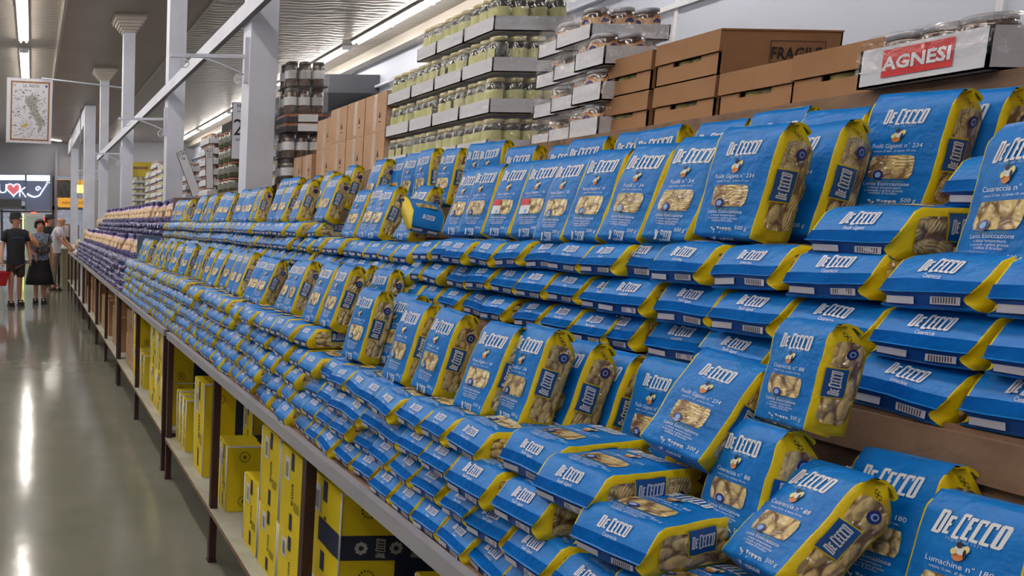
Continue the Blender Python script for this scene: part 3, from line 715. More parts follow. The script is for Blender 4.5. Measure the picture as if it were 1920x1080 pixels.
# ------------------------------------------------------------------ cartons
def carton(x0, x1, y0, y1, z0, z1, m, label, group, kind='yellow', rot=0):
    cx, cy = (x0 + x1) / 2, (y0 + y1) / 2; hx, hy, h = (x1 - x0) / 2, (y1 - y0) / 2, z1 - z0
    o = empty('carton', at(cx, cy, z0, rot)); b = MB()
    if kind == 'yellow':
        xs = -hx + min(.16, hx)      # yellow near the aisle, navy behind
        b.box(-hx, xs, -hy, hy, 0, h, YCARD).box(xs, hx, -hy, hy, 0, h, NCARD); b.build('box_body', o)
        e = MB(); t = .006
        for yy in (-hy, hy): e.tube([(-hx, yy, .004), (-hx, yy, h - .004)], .003, WCARD, 5)
        e.box(-hx - .001, hx, -hy - .001, -hy + t, h - t, h + .001, WCARD); e.build('worn_edges', o)
        k = MB(); W = 2 * hy; H_ = h
        def fp(y, z): return (-hx - .0015, hy - y * W, z * H_)
        k.poly([fp(.18, .62), fp(.40, .62), fp(.40, .90), fp(.18, .90)], [(0, 1, 2, 3)], WCARD)
        for q in range(9): z = .66 + q * .02; k.poly([(p[0] - .001, p[1], p[2]) for p in (fp(.23, z), fp(.35, z), fp(.35, z + .011), fp(.23, z + .011))], [(0, 1, 2, 3)], BLACK)
        k.build('barcode_label', o)
        k = MB(); k.poly([fp(.46, .78), fp(.58, .78), fp(.58, .99), fp(.46, .99)], [(0, 1, 2, 3)], NCARD)
        k.build('navy_tape', o)
        k = MB(); k.poly([fp(.46, .06), fp(.58, .06), fp(.58, .26), fp(.46, .26)], [(0, 1, 2, 3)], NCARD); k.build('navy_tape', o)
        k = MB(); s_ = min(W * .8, H_ * .3)
        for f in LOGO: k.poly([(-hx - .0016, hy - W * .55 + (-y) * s_ * .3 * .6, H_ * .5 + x * s_ * .34) for x, y in f], [(0, 1, 2, 3)], BLACK)
        k.build('brand_logo', o)
        k = MB()
        for q in range(5): z = .33 + q * .022; k.poly([fp(.62, z), fp(.86, z), fp(.86, z + .012), fp(.62, z + .012)], [(0, 1, 2, 3)], OLIVEI)
        for cz in (.16, .84):
            for q in range(14):
                g = 2 * math.pi * q / 14; rr = min(.022, hy); px = -hx + .08 + rr * math.cos(g); pz = cz * H_ + rr * math.sin(g)
                k.poly([(px - .003, -hy - .0015, pz - .003), (px + .003, -hy - .0015, pz - .003), (px + .003, -hy - .0015, pz + .003), (px - .003, -hy - .0015, pz + .003)], [(0, 1, 2, 3)], OLIVEI)
            k.poly([(-hx + .08 + .01 * math.cos(t), -hy - .0015, cz * H_ + .012 * math.sin(t)) for t in (0.3, 2.2, 3.6, 5)], [(0, 1, 2, 3)], OLIVEI)
        k.build('printed_stamp', o)
        if hx > .18:
            k = MB()
            for f in LOGO: k.poly([(xs + .13 + x * .045, -hy - .0016, H_ * .62 + y * .055) for x, y in f], [(0, 1, 2, 3)], mat('dim_grey_print', rgb(120, 120, 126), .6))
            k.build('side_logo', o)
    else:
        b.box(-hx, hx, -hy, hy, 0, h, m); b.build('box_body', o)
        k = MB(); k.box(-hx - .0015, -hx, -.018, .018, h * .06, h * .97, TAPE).build('packing_tape', o)
        k = MB(); y0_, z0_ = -hy * .45, h * .35
        k.poly([(-hx - .0018, y0_ - .010, z0_), (-hx - .0018, y0_ + .010, z0_), (-hx - .0018, y0_, z0_ + .035)], [(0, 2, 1)], BLACK)
        k.box(-hx - .0016, -hx, y0_ - .012, y0_ + .012, z0_ - .02, z0_ - .017, BLACK).build('printed_mark', o)
        for yy in (-hy, hy): pass
    return tag(o, label, 'carton', group)
GY = 'yellow pasta cartons under the tables'
YC = [(.86, 1.32, 1.958, 2.195, .497, .79, 'yellow and navy carton nearest the camera, wide, with a navy printed band'),
      (.862, 1.30, 1.95, 2.19, .256, .495, 'yellow carton under the wide banded one, white label at its side'),
      (.862, 1.27, 2.25, 2.46, .50, .785, 'yellow carton on top beneath the table edge, large white bar-code label'),
      (.862, 1.27, 2.25, 2.46, .256, .498, 'yellow carton under the one with the large bar-code label'),
      (.862, 1.27, 2.475, 2.68, .50, .79, 'yellow carton on top, second back from the nearest leg'),
      (.862, 1.27, 2.475, 2.68, .256, .498, 'yellow carton at shelf level, second back from the nearest leg'),
      (.862, 1.20, 2.70, 2.88, .256, .54, 'low yellow carton with its flap open, between tall stack and gap'),
      (.862, 1.20, 3.165, 3.262, .256, .555, 'low yellow carton right behind the table leg, round stamps on its side'),
      (.875, 1.20, 3.27, 3.36, .256, .55, 'low yellow carton squeezed behind the one with round stamps'),
      (1.06, 1.52, 3.46, 3.60, .256, .70, 'tall yellow and navy carton set back behind the leg, brand name on navy'),
      (.862, 1.25, 3.62, 3.83, .256, .735, 'tall yellow carton with torn top, behind the table leg'),
      (.862, 1.20, 4.13, 4.215, .256, .555, 'low yellow carton first of the trio before the table joint'),
      (.862, 1.20, 4.225, 4.30, .256, .56, 'low yellow carton last of the trio at the table joint'),
      (.862, 1.20, 4.04, 4.12, .256, .55, 'low yellow carton facing the gap beside the table joint'),
      (1.15, 1.56, 4.05, 4.20, .57, .80, 'dark navy carton pushed to the back above the low trio')]
for k, (y0, y1) in enumerate([(4.60, 4.83), (4.84, 5.05), (5.06, 5.32)]):
    YC.append((.862, 1.22, y0, y1, .53, .80, 'yellow carton in the upper row past the table joint, %s along' % nth(k + 1)))
    YC.append((.862, 1.22, y0, y1, .256, .528, 'yellow carton in the lower row past the table joint, %s along' % nth(k + 1)))
for k, (y0, y1) in enumerate([(5.62, 5.80), (5.82, 6.0), (6.02, 6.2)]): YC.append((.862, 1.22, y0, y1, .256, .52, 'yellow carton at shelf level before the brown cartons, %s along' % nth(k + 1)))
YC.append((.862, 1.22, 6.02, 6.21, .522, .775, 'single yellow carton stacked high beside the first brown carton'))
cart = [carton(*a[:6], YCARD, a[6], GY) for a in YC]
o = MB().box(-.12, .12, -.075, .075, 0, .24, mat('grey_white_carton', rgb(170, 170, 172), .7)).build('carton', mw=at(1.15, 1.82, .256)); tag(o, 'plain pale grey carton under the table at the frame bottom', 'carton')
carton(.93, 1.3, 1.55, 1.68, .256, .70, YCARD, 'yellow carton cut by the bottom of the frame beside the grey one', GY)
# the navy band round the nearest carton
b = MB(); b.box(-.2325, -.2315, -.1205, .03, .10, .172, NCARD); b.box(-.2325, .231, -.1205, -.1195, .10, .172, NCARD); nb = b.build('printed_band', cart[0])
b = MB(); GOLDP = mat('pale_gold_print', rgb(176, 176, 170), .6)
for q in range(3):
    for f in LOGO: b.poly([(-.115 + q * .10 - y * .028, -.1212, .136 + x * .022) for x, y in f], [(0, 1, 2, 3)], GOLDP)
    for a in range(8):
        g = a * math.pi / 4; cx_, cz_ = -.17 + q * .10 + .013 * math.cos(g), .136 + .013 * math.sin(g)
        b.poly([(cx_ + .007 * math.cos(t), -.1212, cz_ + .007 * math.sin(t)) for t in (0, 1.3, 2.5, 3.8, 5)], [(0, 1, 2, 3, 4)], GOLDP)
b.build('band_print', nb)
# brown cartons further along
rnd = random.Random(7); y = 6.26; i = 0
BRK = mat('light_brown_carton', rgb(170, 132, 92), .75, var=(5, rgb(156, 118, 80)))
while y < 13.7:
    wdt = rnd.choice([.13, .16, .2, .24]); i += 1; h1 = rnd.choice([.28, .34, .40, .5])
    if y + wdt > 13.9: break
    near_leg = any(abs(y + wdt / 2 - t) < .12 for t in [6.95, 8.2, 9.38, 10.6, 11.85, 12.97])
    m_ = BRK if y < 12.2 else WCARD
    if not near_leg:
        carton(.868, 1.2, y, y + wdt, .256, .256 + h1, m_, '%s carton under the purple bags, %s from the yellow ones' % ('brown' if y < 12.2 else 'white', nth(i)), 'cartons on the lower shelf', 'plain')
        if rnd.random() < .45 and h1 < .35: carton(.872, 1.2, y + .005, y + wdt - .005, .257 + h1, .257 + h1 + .22, m_, 'carton stacked on the %s carton below the purple bags' % nth(i), 'cartons on the lower shelf', 'plain')
    y += wdt + rnd.choice([.01, .01, .12])

# tan cartons on the rear shelf
GT = 'tan cartons on the rear shelf'
for k, (y0, y1) in enumerate([(3.625, 3.85), (3.86, 4.07), (4.08, 4.30)]):
    for j in range(2): carton(1.70, 2.05, y0, y1, 1.797 + j * .188, 1.797 + j * .188 + .187, TAN, 'tan carton in the %s row on the rear shelf, %s from the jar stack' % (('lower', 'upper')[j], nth(k + 1)), GT, 'plain')
for j in range(2): carton(1.72, 2.05, 4.32, 4.55, 1.797 + j * .175, 1.797 + j * .175 + .174, TAN, 'tan carton in the %s row, slightly shorter, next to the wrapped jars' % ('lower', 'upper')[j], GT, 'plain')
for k, (y0, y1) in enumerate([(4.57, 4.72), (4.74, 4.88)]): carton(1.70, 2.05, y0, y1, 1.797, 1.955, TAN, 'small tan carton before the wrapped jars, %s toward the column' % nth(k + 1), GT, 'plain')

# ------------------------------------------------------------------ jars and trays
DGLASS = mat('dark_jar_glass', rgb(44, 46, 44), .12, coat=1.0, coat_r=.05, var=(30, rgb(70, 70, 58)))
GOLD = mat('gold_jar_lid', rgb(196, 186, 138), .3, metal=.3)
LYEL = mat('pale_yellow_label', rgb(206, 206, 140), .6)
LIDG = mat('grey_jar_lid', rgb(150, 152, 164), .35, metal=.2)
BROWNC = mat('brown_jar_contents', rgb(66, 36, 26), .15, coat=1, coat_r=.05)
OLV = mat('olive_green_contents', rgb(86, 92, 62), .2, coat=1, coat_r=.05, var=(40, rgb(50, 56, 36)))
PINKC = mat('pinkish_preserve', rgb(176, 128, 104), .25, coat=1, var=(50, rgb(120, 78, 56)))
LBL_O = mat('orange_cream_label', rgb(226, 186, 140), .6)
def jar_parts(r, h, body, lid, label, arch=False):
    b = MB().lathe([(r * .9, 0), (r, .006), (r, h * .78), (r * .93, h * .84), (r * .84, h * .87)], body, 16)
    l = MB().lathe([(r * .86, h * .865), (r * .90, h * .875), (r * .90, h * .985), (r * .86, h)], lid, 16)
    t = MB(); g0, g1 = math.pi * .5, math.pi * 1.72; n = 12; rr = r + .0012
    pts = [(rr * math.cos(g0 + (g1 - g0) * k / n), rr * math.sin(g0 + (g1 - g0) * k / n)) for k in range(n + 1)]
    t.poly([(x, y, h * .34) for x, y in pts] + [(x, y, h * .66) for x, y in pts], [(k, k + 1, n + 2 + k, n + 1 + k) for k in range(n)], label, True)
    out = [('jar', b.mesh('jar')), ('lid', l.mesh('lid')), ('label', t.mesh('label'))]
    if arch:
        for (g0_, zz, r_, mm, oo) in ((math.pi * 1.45, .52, .5, ORANGE, .002), (math.pi * 1.45, .50, .34, NAVY, .003), (math.pi * 1.0, .52, .5, ORANGE, .002), (math.pi * 1.0, .50, .34, NAVY, .003)):
            pp = [((r + oo) * math.cos(g0_ + r_ * math.cos(q)), (r + oo) * math.sin(g0_ + r_ * math.cos(q)), h * zz + r * r_ * math.sin(q) * 1.1) for q in [k * math.pi / 8 for k in range(9)]]
            e = MB(); e.poly(pp, [tuple(range(9))], mm); out.append(('printed_arch', e.mesh('printed_arch')))
    return out
def put_jar(ps, x, y, z, rot, label, group):
    o = link('glass_jar', ps[0][1], None, at(x, y, z, rot))
    for n, me in ps[1:]: link(n, me, o)
    return tag(o, label, 'jar', group)
def tray(x0, x1, y0, y1, z0, wall, label, group, wrap_h=0, notch=True):
    t = .004; b = MB().box(x0, x1, y0, y1, z0, z0 + t, WCARD)
    b.box(x0, x0 + t, y0, y1, z0, z0 + wall, WCARD).box(x1 - t, x1, y0, y1, z0, z0 + wall, WCARD)
    b.box(x0, x1, y0, y0 + t, z0, z0 + wall, WCARD).box(x0, x1, y1 - t, y1, z0, z0 + wall, WCARD)
    o = b.build('cardboard_tray'); tag(o, label, 'tray', group)
    if wrap_h:
        w = MB(); n = 10; g = []; rn = random.Random(int(y0 * 1000 + z0 * 77)); e = .006
        ring = []
        for k in range(n): ring.append((x0 - e, y1 + (y0 - y1) * k / n))
        for k in range(n): ring.append((x0 + (x1 - x0) * k / n, y0 - e))
        for k in range(n): ring.append((x1 + e, y0 + (y1 - y0) * k / n))
        for k in range(n): ring.append((x1 + (x0 - x1) * k / n, y1 + e))
        zs = [z0 + wall * .35, z0 + wall, z0 + (wall + wrap_h) / 2, z0 + wrap_h - .006, z0 + wrap_h + .002]; cx, cy = (x0 + x1) / 2, (y0 + y1) / 2
        for zi, z in enumerate(zs):
            for x, y in ring:
                k = [0, 0, -.003, .0, .10][zi] if zi < 4 else .0
                s_ = 1 if zi < 3 else (.97 if zi == 3 else .90)
                g.append((cx + (x - cx) * s_ + rn.uniform(-.003, .003), cy + (y - cy) * s_ + rn.uniform(-.003, .003), z + rn.uniform(-.002, .002)))
        m_ = len(ring); w.poly(g, [(i * m_ + j, i * m_ + (j + 1) % m_, (i + 1) * m_ + (j + 1) % m_, (i + 1) * m_ + j) for i in range(4) for j in range(m_)], WRAP, True)
        w.build('shrink_wrap', o)
    return o
JT = jar_parts(.034, .128, DGLASS, GOLD, LYEL)
for l in range(4):
    z = 1.797 + l * .1495
    edges = [2.79, 2.995, 3.20, 3.395, 3.62] if l < 3 else [2.80, 3.00, 3.20, 3.36]
    for k in range(len(edges) - 1):
        y0, y1 = edges[k] + .003, edges[k + 1] - .003; x0 = 1.70; x1 = 2.0
        tray(x0, x1, y0, y1, z, .054, 'tray of dark jars, %s layer, %s from the near corner of the tall stack' % (nth(l + 1), nth(k + 1)), 'white trays of the tall jar stack', .132)
        for j in range(3):
            put_jar(JT, x0 + .041, y0 + .040 + j * (y1 - y0 - .079) / 2, z + .005, random.uniform(-100, 60), 'dark jar, aisle side of the tall stack, %s layer, %s from the corner' % (nth(l + 1), nth(k * 3 + j + 1)), 'dark yellow-labelled jars')
        if k == 0:
            for j in range(3): put_jar(JT, x0 + .112 + j * .072, y0 + .040, z + .005, random.uniform(-60, 90), 'dark jar, near end of the tall stack, %s layer, %s from the aisle' % (nth(l + 1), nth(j + 2)), 'dark yellow-labelled jars')
# second stack: squat jars with arched labels
JS = jar_parts(.037, .094, BROWNC, LIDG, LBL_O, True)
for l in range(4):
    z = 1.797 + l * .1005
    for k, (x0, x1, y0, y1) in enumerate([(1.70, 1.95, 2.315 - l * .004, 2.455), (1.74, 1.97, 2.47, 2.60)]):
        tray(x0, x1, y0, y1, z, .046, 'white tray of squat jars, %s layer up, %s' % (nth(l + 1), ('front one', 'one behind it')[k]), 'white trays of the squat jar stack', .094)
        for j in range(3):
            put_jar(JS, x0 + .044 + j * .080, y0 + .043, z + .005, random.uniform(-20, 20), 'squat brown jar with arched label, %s layer, %s tray, %s from the aisle' % (nth(l + 1), ('front', 'rear')[k], nth(j + 1)), 'squat jars with arched labels')
# low white trays beside it
for l in range(3):
    z = 1.797 + l * .1005
    tray(1.66, 1.86, 2.185, 2.305, z, .054, 'narrow white tray before the squat jar stack, %s layer up' % nth(l + 1), 'narrow white trays', .09)
    for j in range(2): put_jar(JS, 1.70 + j * .08, 2.245, z + .005, 10, 'squat jar in the narrow tray, %s layer, %s from the aisle' % (nth(l + 1), nth(j + 1)), 'squat jars in narrow trays')

# kraft cartons with hand slots
def slot_carton(x0, x1, y0, y1, z0, z1, label, mark=None, dx=0):
    o = empty('carton', at(x0, y0, z0)); W, D, h = y1 - y0, x1 - x0, z1 - z0; b = MB(); t = .004; hm = h * .50
    # lower half with a notch in its aisle side
    for q0, q1, hh in ((0, .28, hm), (.28, .72, hm * .80), (.72, 1, hm)): b.box(0, t, q0 * W, q1 * W, 0, hh, KRAFT)
    b.box(0, D, 0, t, 0, h * .995, KRAFT).box(0, D, W - t, W, 0, h * .995, KRAFT).box(D - t, D, 0, W, 0, h, KRAFT).box(0, D, 0, W, 0, t, KRAFT)
    b.box(.02, .024, t, W - t, t, h - t, KRAFTD); b.build('box_body', o)  # dark sheet behind the slot stands in for the shade inside
    l = MB(); l.box(-.004, D, -.002, W + .002, h - t, h, KRAFT)
    l.box(-.005, -.001, -.001, W + .001, hm * 1.04, h, KRAFT).build('lid_flap', o)
    for j in range(2):
        g = MB().lathe([(.03, 0), (.03, .012)], (GOLD, CREAMP)[j], 12, c=(.038, W * (.42 + j * .2), hm * .80)); g.build('jar_lid', o)
    if mark:
        v, f = text2d(mark, .02); k = MB(); k.poly([(D * .62 + x * .026, -.0025, h * .52 + y * .030 - .018) for x, y in v], f, BLACK)
        for a, b_, c, d in ((.40, .86, .74, .755), (.40, .86, .28, .295), (.40, .405, .28, .755), (.855, .86, .28, .755)): k.poly([(D * a, -.0025, h * c), (D * b_, -.0025, h * c), (D * b_, -.0025, h * d), (D * a, -.0025, h * d)], [(0, 1, 2, 3)], BLACK)
        k.build('printed_warning', o)
    return tag(o, label, 'carton', 'brown cartons with slots on the rear shelf')
for l, nm in ((0, 'lower'), (1, 'upper')):
    slot_carton(1.70, 2.0, 2.055, 2.245, 1.797 + l * .108, 1.797 + l * .108 + .107, '%s brown slotted carton, farther pair, beside the squat jar trays' % nm)
slot_carton(1.70, 2.0, 1.85, 2.035, 1.797, 1.905, 'lower brown slotted carton under the one marked fragile')
slot_carton(1.70, 2.01, 1.85, 2.04, 1.906, 2.017, 'upper brown slotted carton with a boxed FRAGILE mark on its end', 'FRAGILE')
slot_carton(1.70, 2.0, 1.655, 1.838, 1.797, 1.905, 'single-height brown slotted carton with creased flap, after the fragile one')
slot_carton(1.69, 2.0, 1.43, 1.65, 1.797, 1.908, 'single-height brown slotted carton behind the red-and-white tray')
# the red and white tray
t = tray(1.60, 1.84, 1.235, 1.435, 1.797, .072, 'white tray with a red AGNESI panel on the rear shelf', None, .095)
k = MB(); RED = mat('red_panel', rgb(200, 44, 48), .5)
for (ya, yb, za, zb) in ((1.284, 1.394, 1.812, 1.862),): k.poly([(1.5985, yb, za), (1.5985, ya, za), (1.5985, ya, zb), (1.5985, yb, zb)], [(0, 1, 2, 3)], RED)
k.build('red_panel', t)
k = MB(); v, f = text2d('AGNESI', .045); k.poly([(1.5975, 1.339 - x * .0228, 1.825 + y * .024) for x, y in v], f, WHITE); k.build('lettering', t)
for j in range(3):
    put_jar(JS, 1.65, 1.280 + j * .058, 1.802, 0, 'jar under crumpled film in the red-and-white tray, %s along' % nth(j + 1), 'jars in the red-and-white tray')

# shrink-wrapped brown jars just past the column
JB = jar_parts(.043, .165, mat('wrapped_brown_jar', rgb(92, 66, 50), .15, coat=1, var=(26, rgb(60, 40, 30))), mat('brown_lid', rgb(70, 52, 44), .3), WHITE)
for l, z in enumerate([1.797, 1.965, 2.255, 2.425]):
    if l < 2:
        pass
    for k, y in enumerate((4.99, 5.08)):
        for j in range(3):
            if k == 1 and j > 0: continue
            put_jar(JB, 1.665 + .045 + j * .089, y + .045, z, random.uniform(-15, 15), 'wrapped brown jar, white label, %s layer, %s row, %s from the column' % (nth(l + 1), nth(k + 1), nth(j + 1)), 'shrink-wrapped brown jars')
for l, z in enumerate([2.132, 2.192]):
    pass
for l, z in enumerate([2.255, 2.425]):
    tray(1.665, 1.94, 4.985, 5.17, z, .004, 'clear wrapped pack base of brown jars, %s from the top' % nth(2 - l), 'wrapped packs', .168)
for l, z in enumerate((1.797, 1.965)):
    o = tray(1.665, 1.94, 4.985, 5.17, z, .004, 'clear wrapped pack of brown jars, %s from the shelf' % nth(l + 1), 'wrapped packs', .166)
for l, z in enumerate((2.134, 2.194)):
    o = empty('jar_multipack', at(1.66, 4.95, z)); MB().box(0, .28, 0, .2, 0, .057, mat('dark_grey_sleeve', rgb(70, 68, 74), .4)).build('sleeve', o)
    MB().box(.08, .21, -.002, 0, .004, .050, WHITE).build('white_card', o)
    MB().box(-.002, .282, -.001, .2, .036, .056, PINKC).build('window_band', o)
    tag(o, 'dark sleeved multipack with white card, %s of the two between wrapped jars' % ('lower', 'upper')[l], 'multipack', 'sleeved multipacks')
# price signs
def sign(x, y, z, w, h, txt, label, rot=0, tilt=0, leg=None):
    o = empty('price_sign', Matrix.Translation((x, y, z)) @ Matrix.Rotation(R(rot), 4, 'Z') @ Matrix.Rotation(R(tilt), 4, 'Y'))
    MB().box(0, w, 0, .006, 0, h, BLACK).box(.005, w - .005, -.001, 0, .005, h - .005, pm).build('board', o)
    k = MB(); yy = h
    for t_, s_ in txt:
        yy -= s_ * 1.35; v, f = text2d(t_); k.poly([((w / 2 if w < .2 else .048) + a * s_, -.003, yy + b_ * s_) for a, b_ in v], f, BLACK)
    k.build('lettering', o)
    return tag(o, label, 'sign', 'price signs on the display')
sign(1.425, 5.42, 1.99, .30, .40, [('M', .03), ('jar', .02), ('2', .12), ('ea', .03)], 'white price sign reading 2 beside the nearest column')
sign(1.655, 7.16, 1.86, .075, .38, [('4.5', .03), ('jar', .02), ('each', .018)], 'narrow white price sign leaning on the pink jar trays', 0, -3)
sign(1.70, 7.95, 1.80, .10, .50, [('3.90', .035), ('kg', .03)], 'black-edged price sign tilted in front of the second column', 0, -22)
# green wrapped jars
JG = jar_parts(.072, .135, OLV, mat('red_band_lid', rgb(150, 84, 76), .3), mat('clear_grey_band', rgb(120, 124, 118), .2))
for l in range(4):
    for k, y in enumerate((6.55, 6.72, 6.89)):
        put_jar(JG, 1.79, y + .075, 1.797 + l * .137 if True else 0, 0, 'big wrapped jar of green olives, %s layer, %s back from the near end' % (nth(l + 1), nth(k + 1)), 'big green jars')
JP = jar_parts(.036, .092, PINKC, mat('pink_lid', rgb(196, 172, 160), .35), WHITE)
JW = jar_parts(.036, .092, mat('whitish_preserve', rgb(176, 170, 150), .3, coat=1), mat('white_lid', rgb(206, 206, 206), .35), LYEL)
def tray_stack(x, y, nx, ny, layers, wall, jh, ps, what, z0=1.797):
    p = .082
    for l in range(layers):
        z = z0 + l * (jh + .008)
        tray(x, x + nx * p, y, y + ny * p, z, wall, 'tray of %s, %s layer up' % (what, nth(l + 1)), 'trays of ' + what)
        for i in range(nx):
            for j in range(ny):
                if i and j: continue
                put_jar(ps, x + (i + .5) * p, y + (j + .5) * p, z + .004, random.uniform(-30, 30), 'jar of %s, %s layer, %s across, %s deep' % (what, nth(l + 1), nth(i + 1), nth(j + 1)), 'jars of ' + what)
tray_stack(1.70, 5.25, 3, 4, 3, .05, .092, JW, 'pale preserves behind the nearest column')
tray_stack(1.70, 7.28, 4, 5, 6, .05, .092, JP, 'pinkish preserves near the narrow price sign')
tray_stack(1.70, 8.32, 3, 5, 4, .05, .092, JB if False else JP, 'dark preserves at the second column')
tray_stack(1.70, 9.9, 4, 5, 5, .04, .092, JW, 'pale preserves between the second and third columns')
tray_stack(1.72, 10.5, 3, 6, 6, .04, .092, JP, 'rosy preserves between the second and third columns')
tray_stack(1.72, 11.2, 3, 4, 5, .04, .092, JW, 'pale preserves nearest the third column')
tray_stack(1.70, 12.6, 4, 4, 5, .04, .092, JW, 'pale preserves past the third column')
o = MB().box(1.7, 2.1, 13.5, 13.9, 0, 2.35, mat('pale_stack_side', rgb(176, 172, 156), .6, var=(9, rgb(120, 116, 104)))).build('tin_stack'); tag(o, 'pale block of stacked tins past the third column', 'tins')
o = MB().box(0, .46, 0, .1, 0, .26, mat('yellow_sign_board', rgb(206, 186, 60), .5)).box(.08, .36, -.003, 0, .13, .18, MAPB).build('shelf_sign', mw=at(1.72, 13.6, 2.36)); tag(o, 'small yellow shelf sign with brown print above far tins', 'sign')

# ------------------------------------------------------------------ purple bags
PUR = mat('purple_film', rgb(50, 44, 110), .32, coat=.5, var=(95, rgb(186, 184, 214), .53, .60), bump=(60, .5))
PURD = mat('purple_film_plain', rgb(62, 50, 128), .35, coat=.4, var=(60, rgb(34, 26, 78)))
LILAC = mat('lilac_band', rgb(196, 160, 178), .35, coat=.5)
def sack(seed, pose):
    rn = random.Random(seed)
    def jit(q, i, j):
        k = 1.0 + rn.uniform(-.16, .16) if i >= 6 or i <= 1 else 1 + rn.uniform(-.05, .05)
        return Vector((q.x * k, q.y * k, q.z + rn.uniform(-.004, .004)))
    prof = [(.028, 0), (.044, .015), (.046, .045), (.048, .10), (.045, .15), (.034, .175), (.024, .185), (.040, .205), (.034, .222)]
    mats_ = [PUR, PUR, P_BAG, P_BAG, LILAC, PURD, PURD, PURD]
    return MB().lathe(prof, PUR, 10, matf=lambda i: mats_[i], sx=1.08, sy=.82, jitter=jit)
def sack_end(seed):
    rn = random.Random(seed)
    def jit(q, i, j): k = 1 + rn.uniform(-.3, .3); return Vector((q.x * k, q.y * k, q.z + rn.uniform(-.01, .01)))
    return MB().lathe([(.02, -.03), (.034, -.02), (.022, -.004), (.038, .012), (.040, .04), (.040, .20)], PUR, 9, matf=lambda i: PUR, sx=1.1, sy=.78, jitter=jit)
SK = [sack(s, 0) for s in range(5)]; SKM = [m.mesh('pasta_sack') for m in SK]
SE = [sack_end(s) for s in range(6)]; SEM = [m.mesh('pasta_sack') for m in SE]
PQ = []
for x, z0, layers, y0, y1, nm in ((.845, .925, 5, 6.80, 13.6, 'lower purple stack'), (1.19, 1.318, 4, 6.82, 13.4, 'upper purple stack')):
    for l in range(layers):
        y = y0 + random.uniform(0, .05); i = 0
        while y < y1:
            i += 1; mw = Matrix.Translation((x + random.uniform(-.015, .02) + .005 * l, y + .05, z0 + l * .062 + random.uniform(-.006, .006))) @ Matrix.Rotation(R(90), 4, 'Y') @ Matrix.Rotation(R(90 + random.uniform(-8, 8)), 4, 'Z')
            PQ.append((y + .3 * l, 'end', random.randrange(6), mw, 'purple bag in the %s, %s layer, %s from the blue bags' % (nm, nth(l + 1), nth(i)), 'purple bags lying in stacks')); y += random.uniform(.098, .112)
for x, z0, y0, y1, nm in ((.96, 1.205, 6.85, 13.6, 'lower purple stack'), (1.27, 1.538, 6.90, 13.4, 'upper purple stack'), (1.42, 1.56, 7.0, 13.2, 'rear of the upper purple stack')):
    y = y0; i = 0
    while y < y1:
        i += 1
        if x > 1.4 and any(abs(y - c_[0] - .09) < .2 for c_ in COLY): y += .11; continue
        mw = (Matrix.Translation((x + random.uniform(-.02, .02), y, z0)) @ Matrix.Rotation(R(random.uniform(12, 28)), 4, 'Y') @ Matrix.Rotation(R(random.uniform(-20, 12)), 4, 'X') @ Matrix.Rotation(R(90), 4, 'Z'))
        PQ.append((y * .5, 'stand', random.randrange(5), mw, 'purple-ended bag standing on the %s, %s from the blue bags' % (nm, nth(i)), 'purple bags standing up')); y += random.choice((.09, .095, .1, .13, .17))
PQ.sort(key=lambda q: q[0])
farp = MB()
for k, (s_, kd, sd, mw, lab, grp) in enumerate(PQ):
    if k < 290: tag(link('pasta_sack', (SKM if kd == 'stand' else SEM)[sd], None, mw), lab, 'pasta bag', grp)
    else: farp.merge((SK if kd == 'stand' else SE)[sd], mw)
o = farp.build('distant_pasta_sacks'); tag(o, 'far end of the purple bag stacks, too small to tell apart', 'pasta bags', kind='stuff')
# cream packets beyond
CRP = mat('cream_packet', rgb(206, 192, 150), .5, var=(30, rgb(150, 130, 90)))
i = 0
for y in [13.75 + .17 * k for k in range(10)]:
    for x, z in ((.95, 1.0), (1.12, 1.2), (1.38, 1.42)):
        i += 1; rn = random.Random(i)
        b = MB().lathe([(.05, 0), (.08, .03), (.085, .12), (.06, .17), (.03, .2)], CRP, 9, jitter=lambda q, a, c: Vector((q.x * rn.uniform(.85, 1.1), q.y * rn.uniform(.85, 1.1), q.z)))
        tag(b.build('cream_packet', mw=at(x, y, z)), 'cream packet heaped past the purple bags', 'packet', 'cream packets past the purple bags')
o = MB().box(1.14, 1.55, 13.7, 15.6, .888, 1.0, WCARD).box(1.1, 1.55, 13.7, 15.6, 1.0, 1.2, WCARD).box(1.3, 1.55, 13.7, 15.6, 1.2, 1.42, WCARD).build('stepped_stand'); tag(o, 'white stepped stand under the heaped cream packets', 'stand')
rn = random.Random(3)
g = MB().lathe([(.11, 0), (.14, .04), (.12, .10), (.06, .15)], mat('crumpled_white_plastic', rgb(206, 204, 206), .5), 12, sy=5, jitter=lambda q, a, c: Vector((q.x * rn.uniform(.7, 1.1), q.y * rn.uniform(.9, 1.05), q.z * rn.uniform(.7, 1.2))))
tag(g.build('crumpled_bag', mw=at(.93, 14.6, .89)), 'crumpled white plastic spread at the far table edge', 'plastic bag')

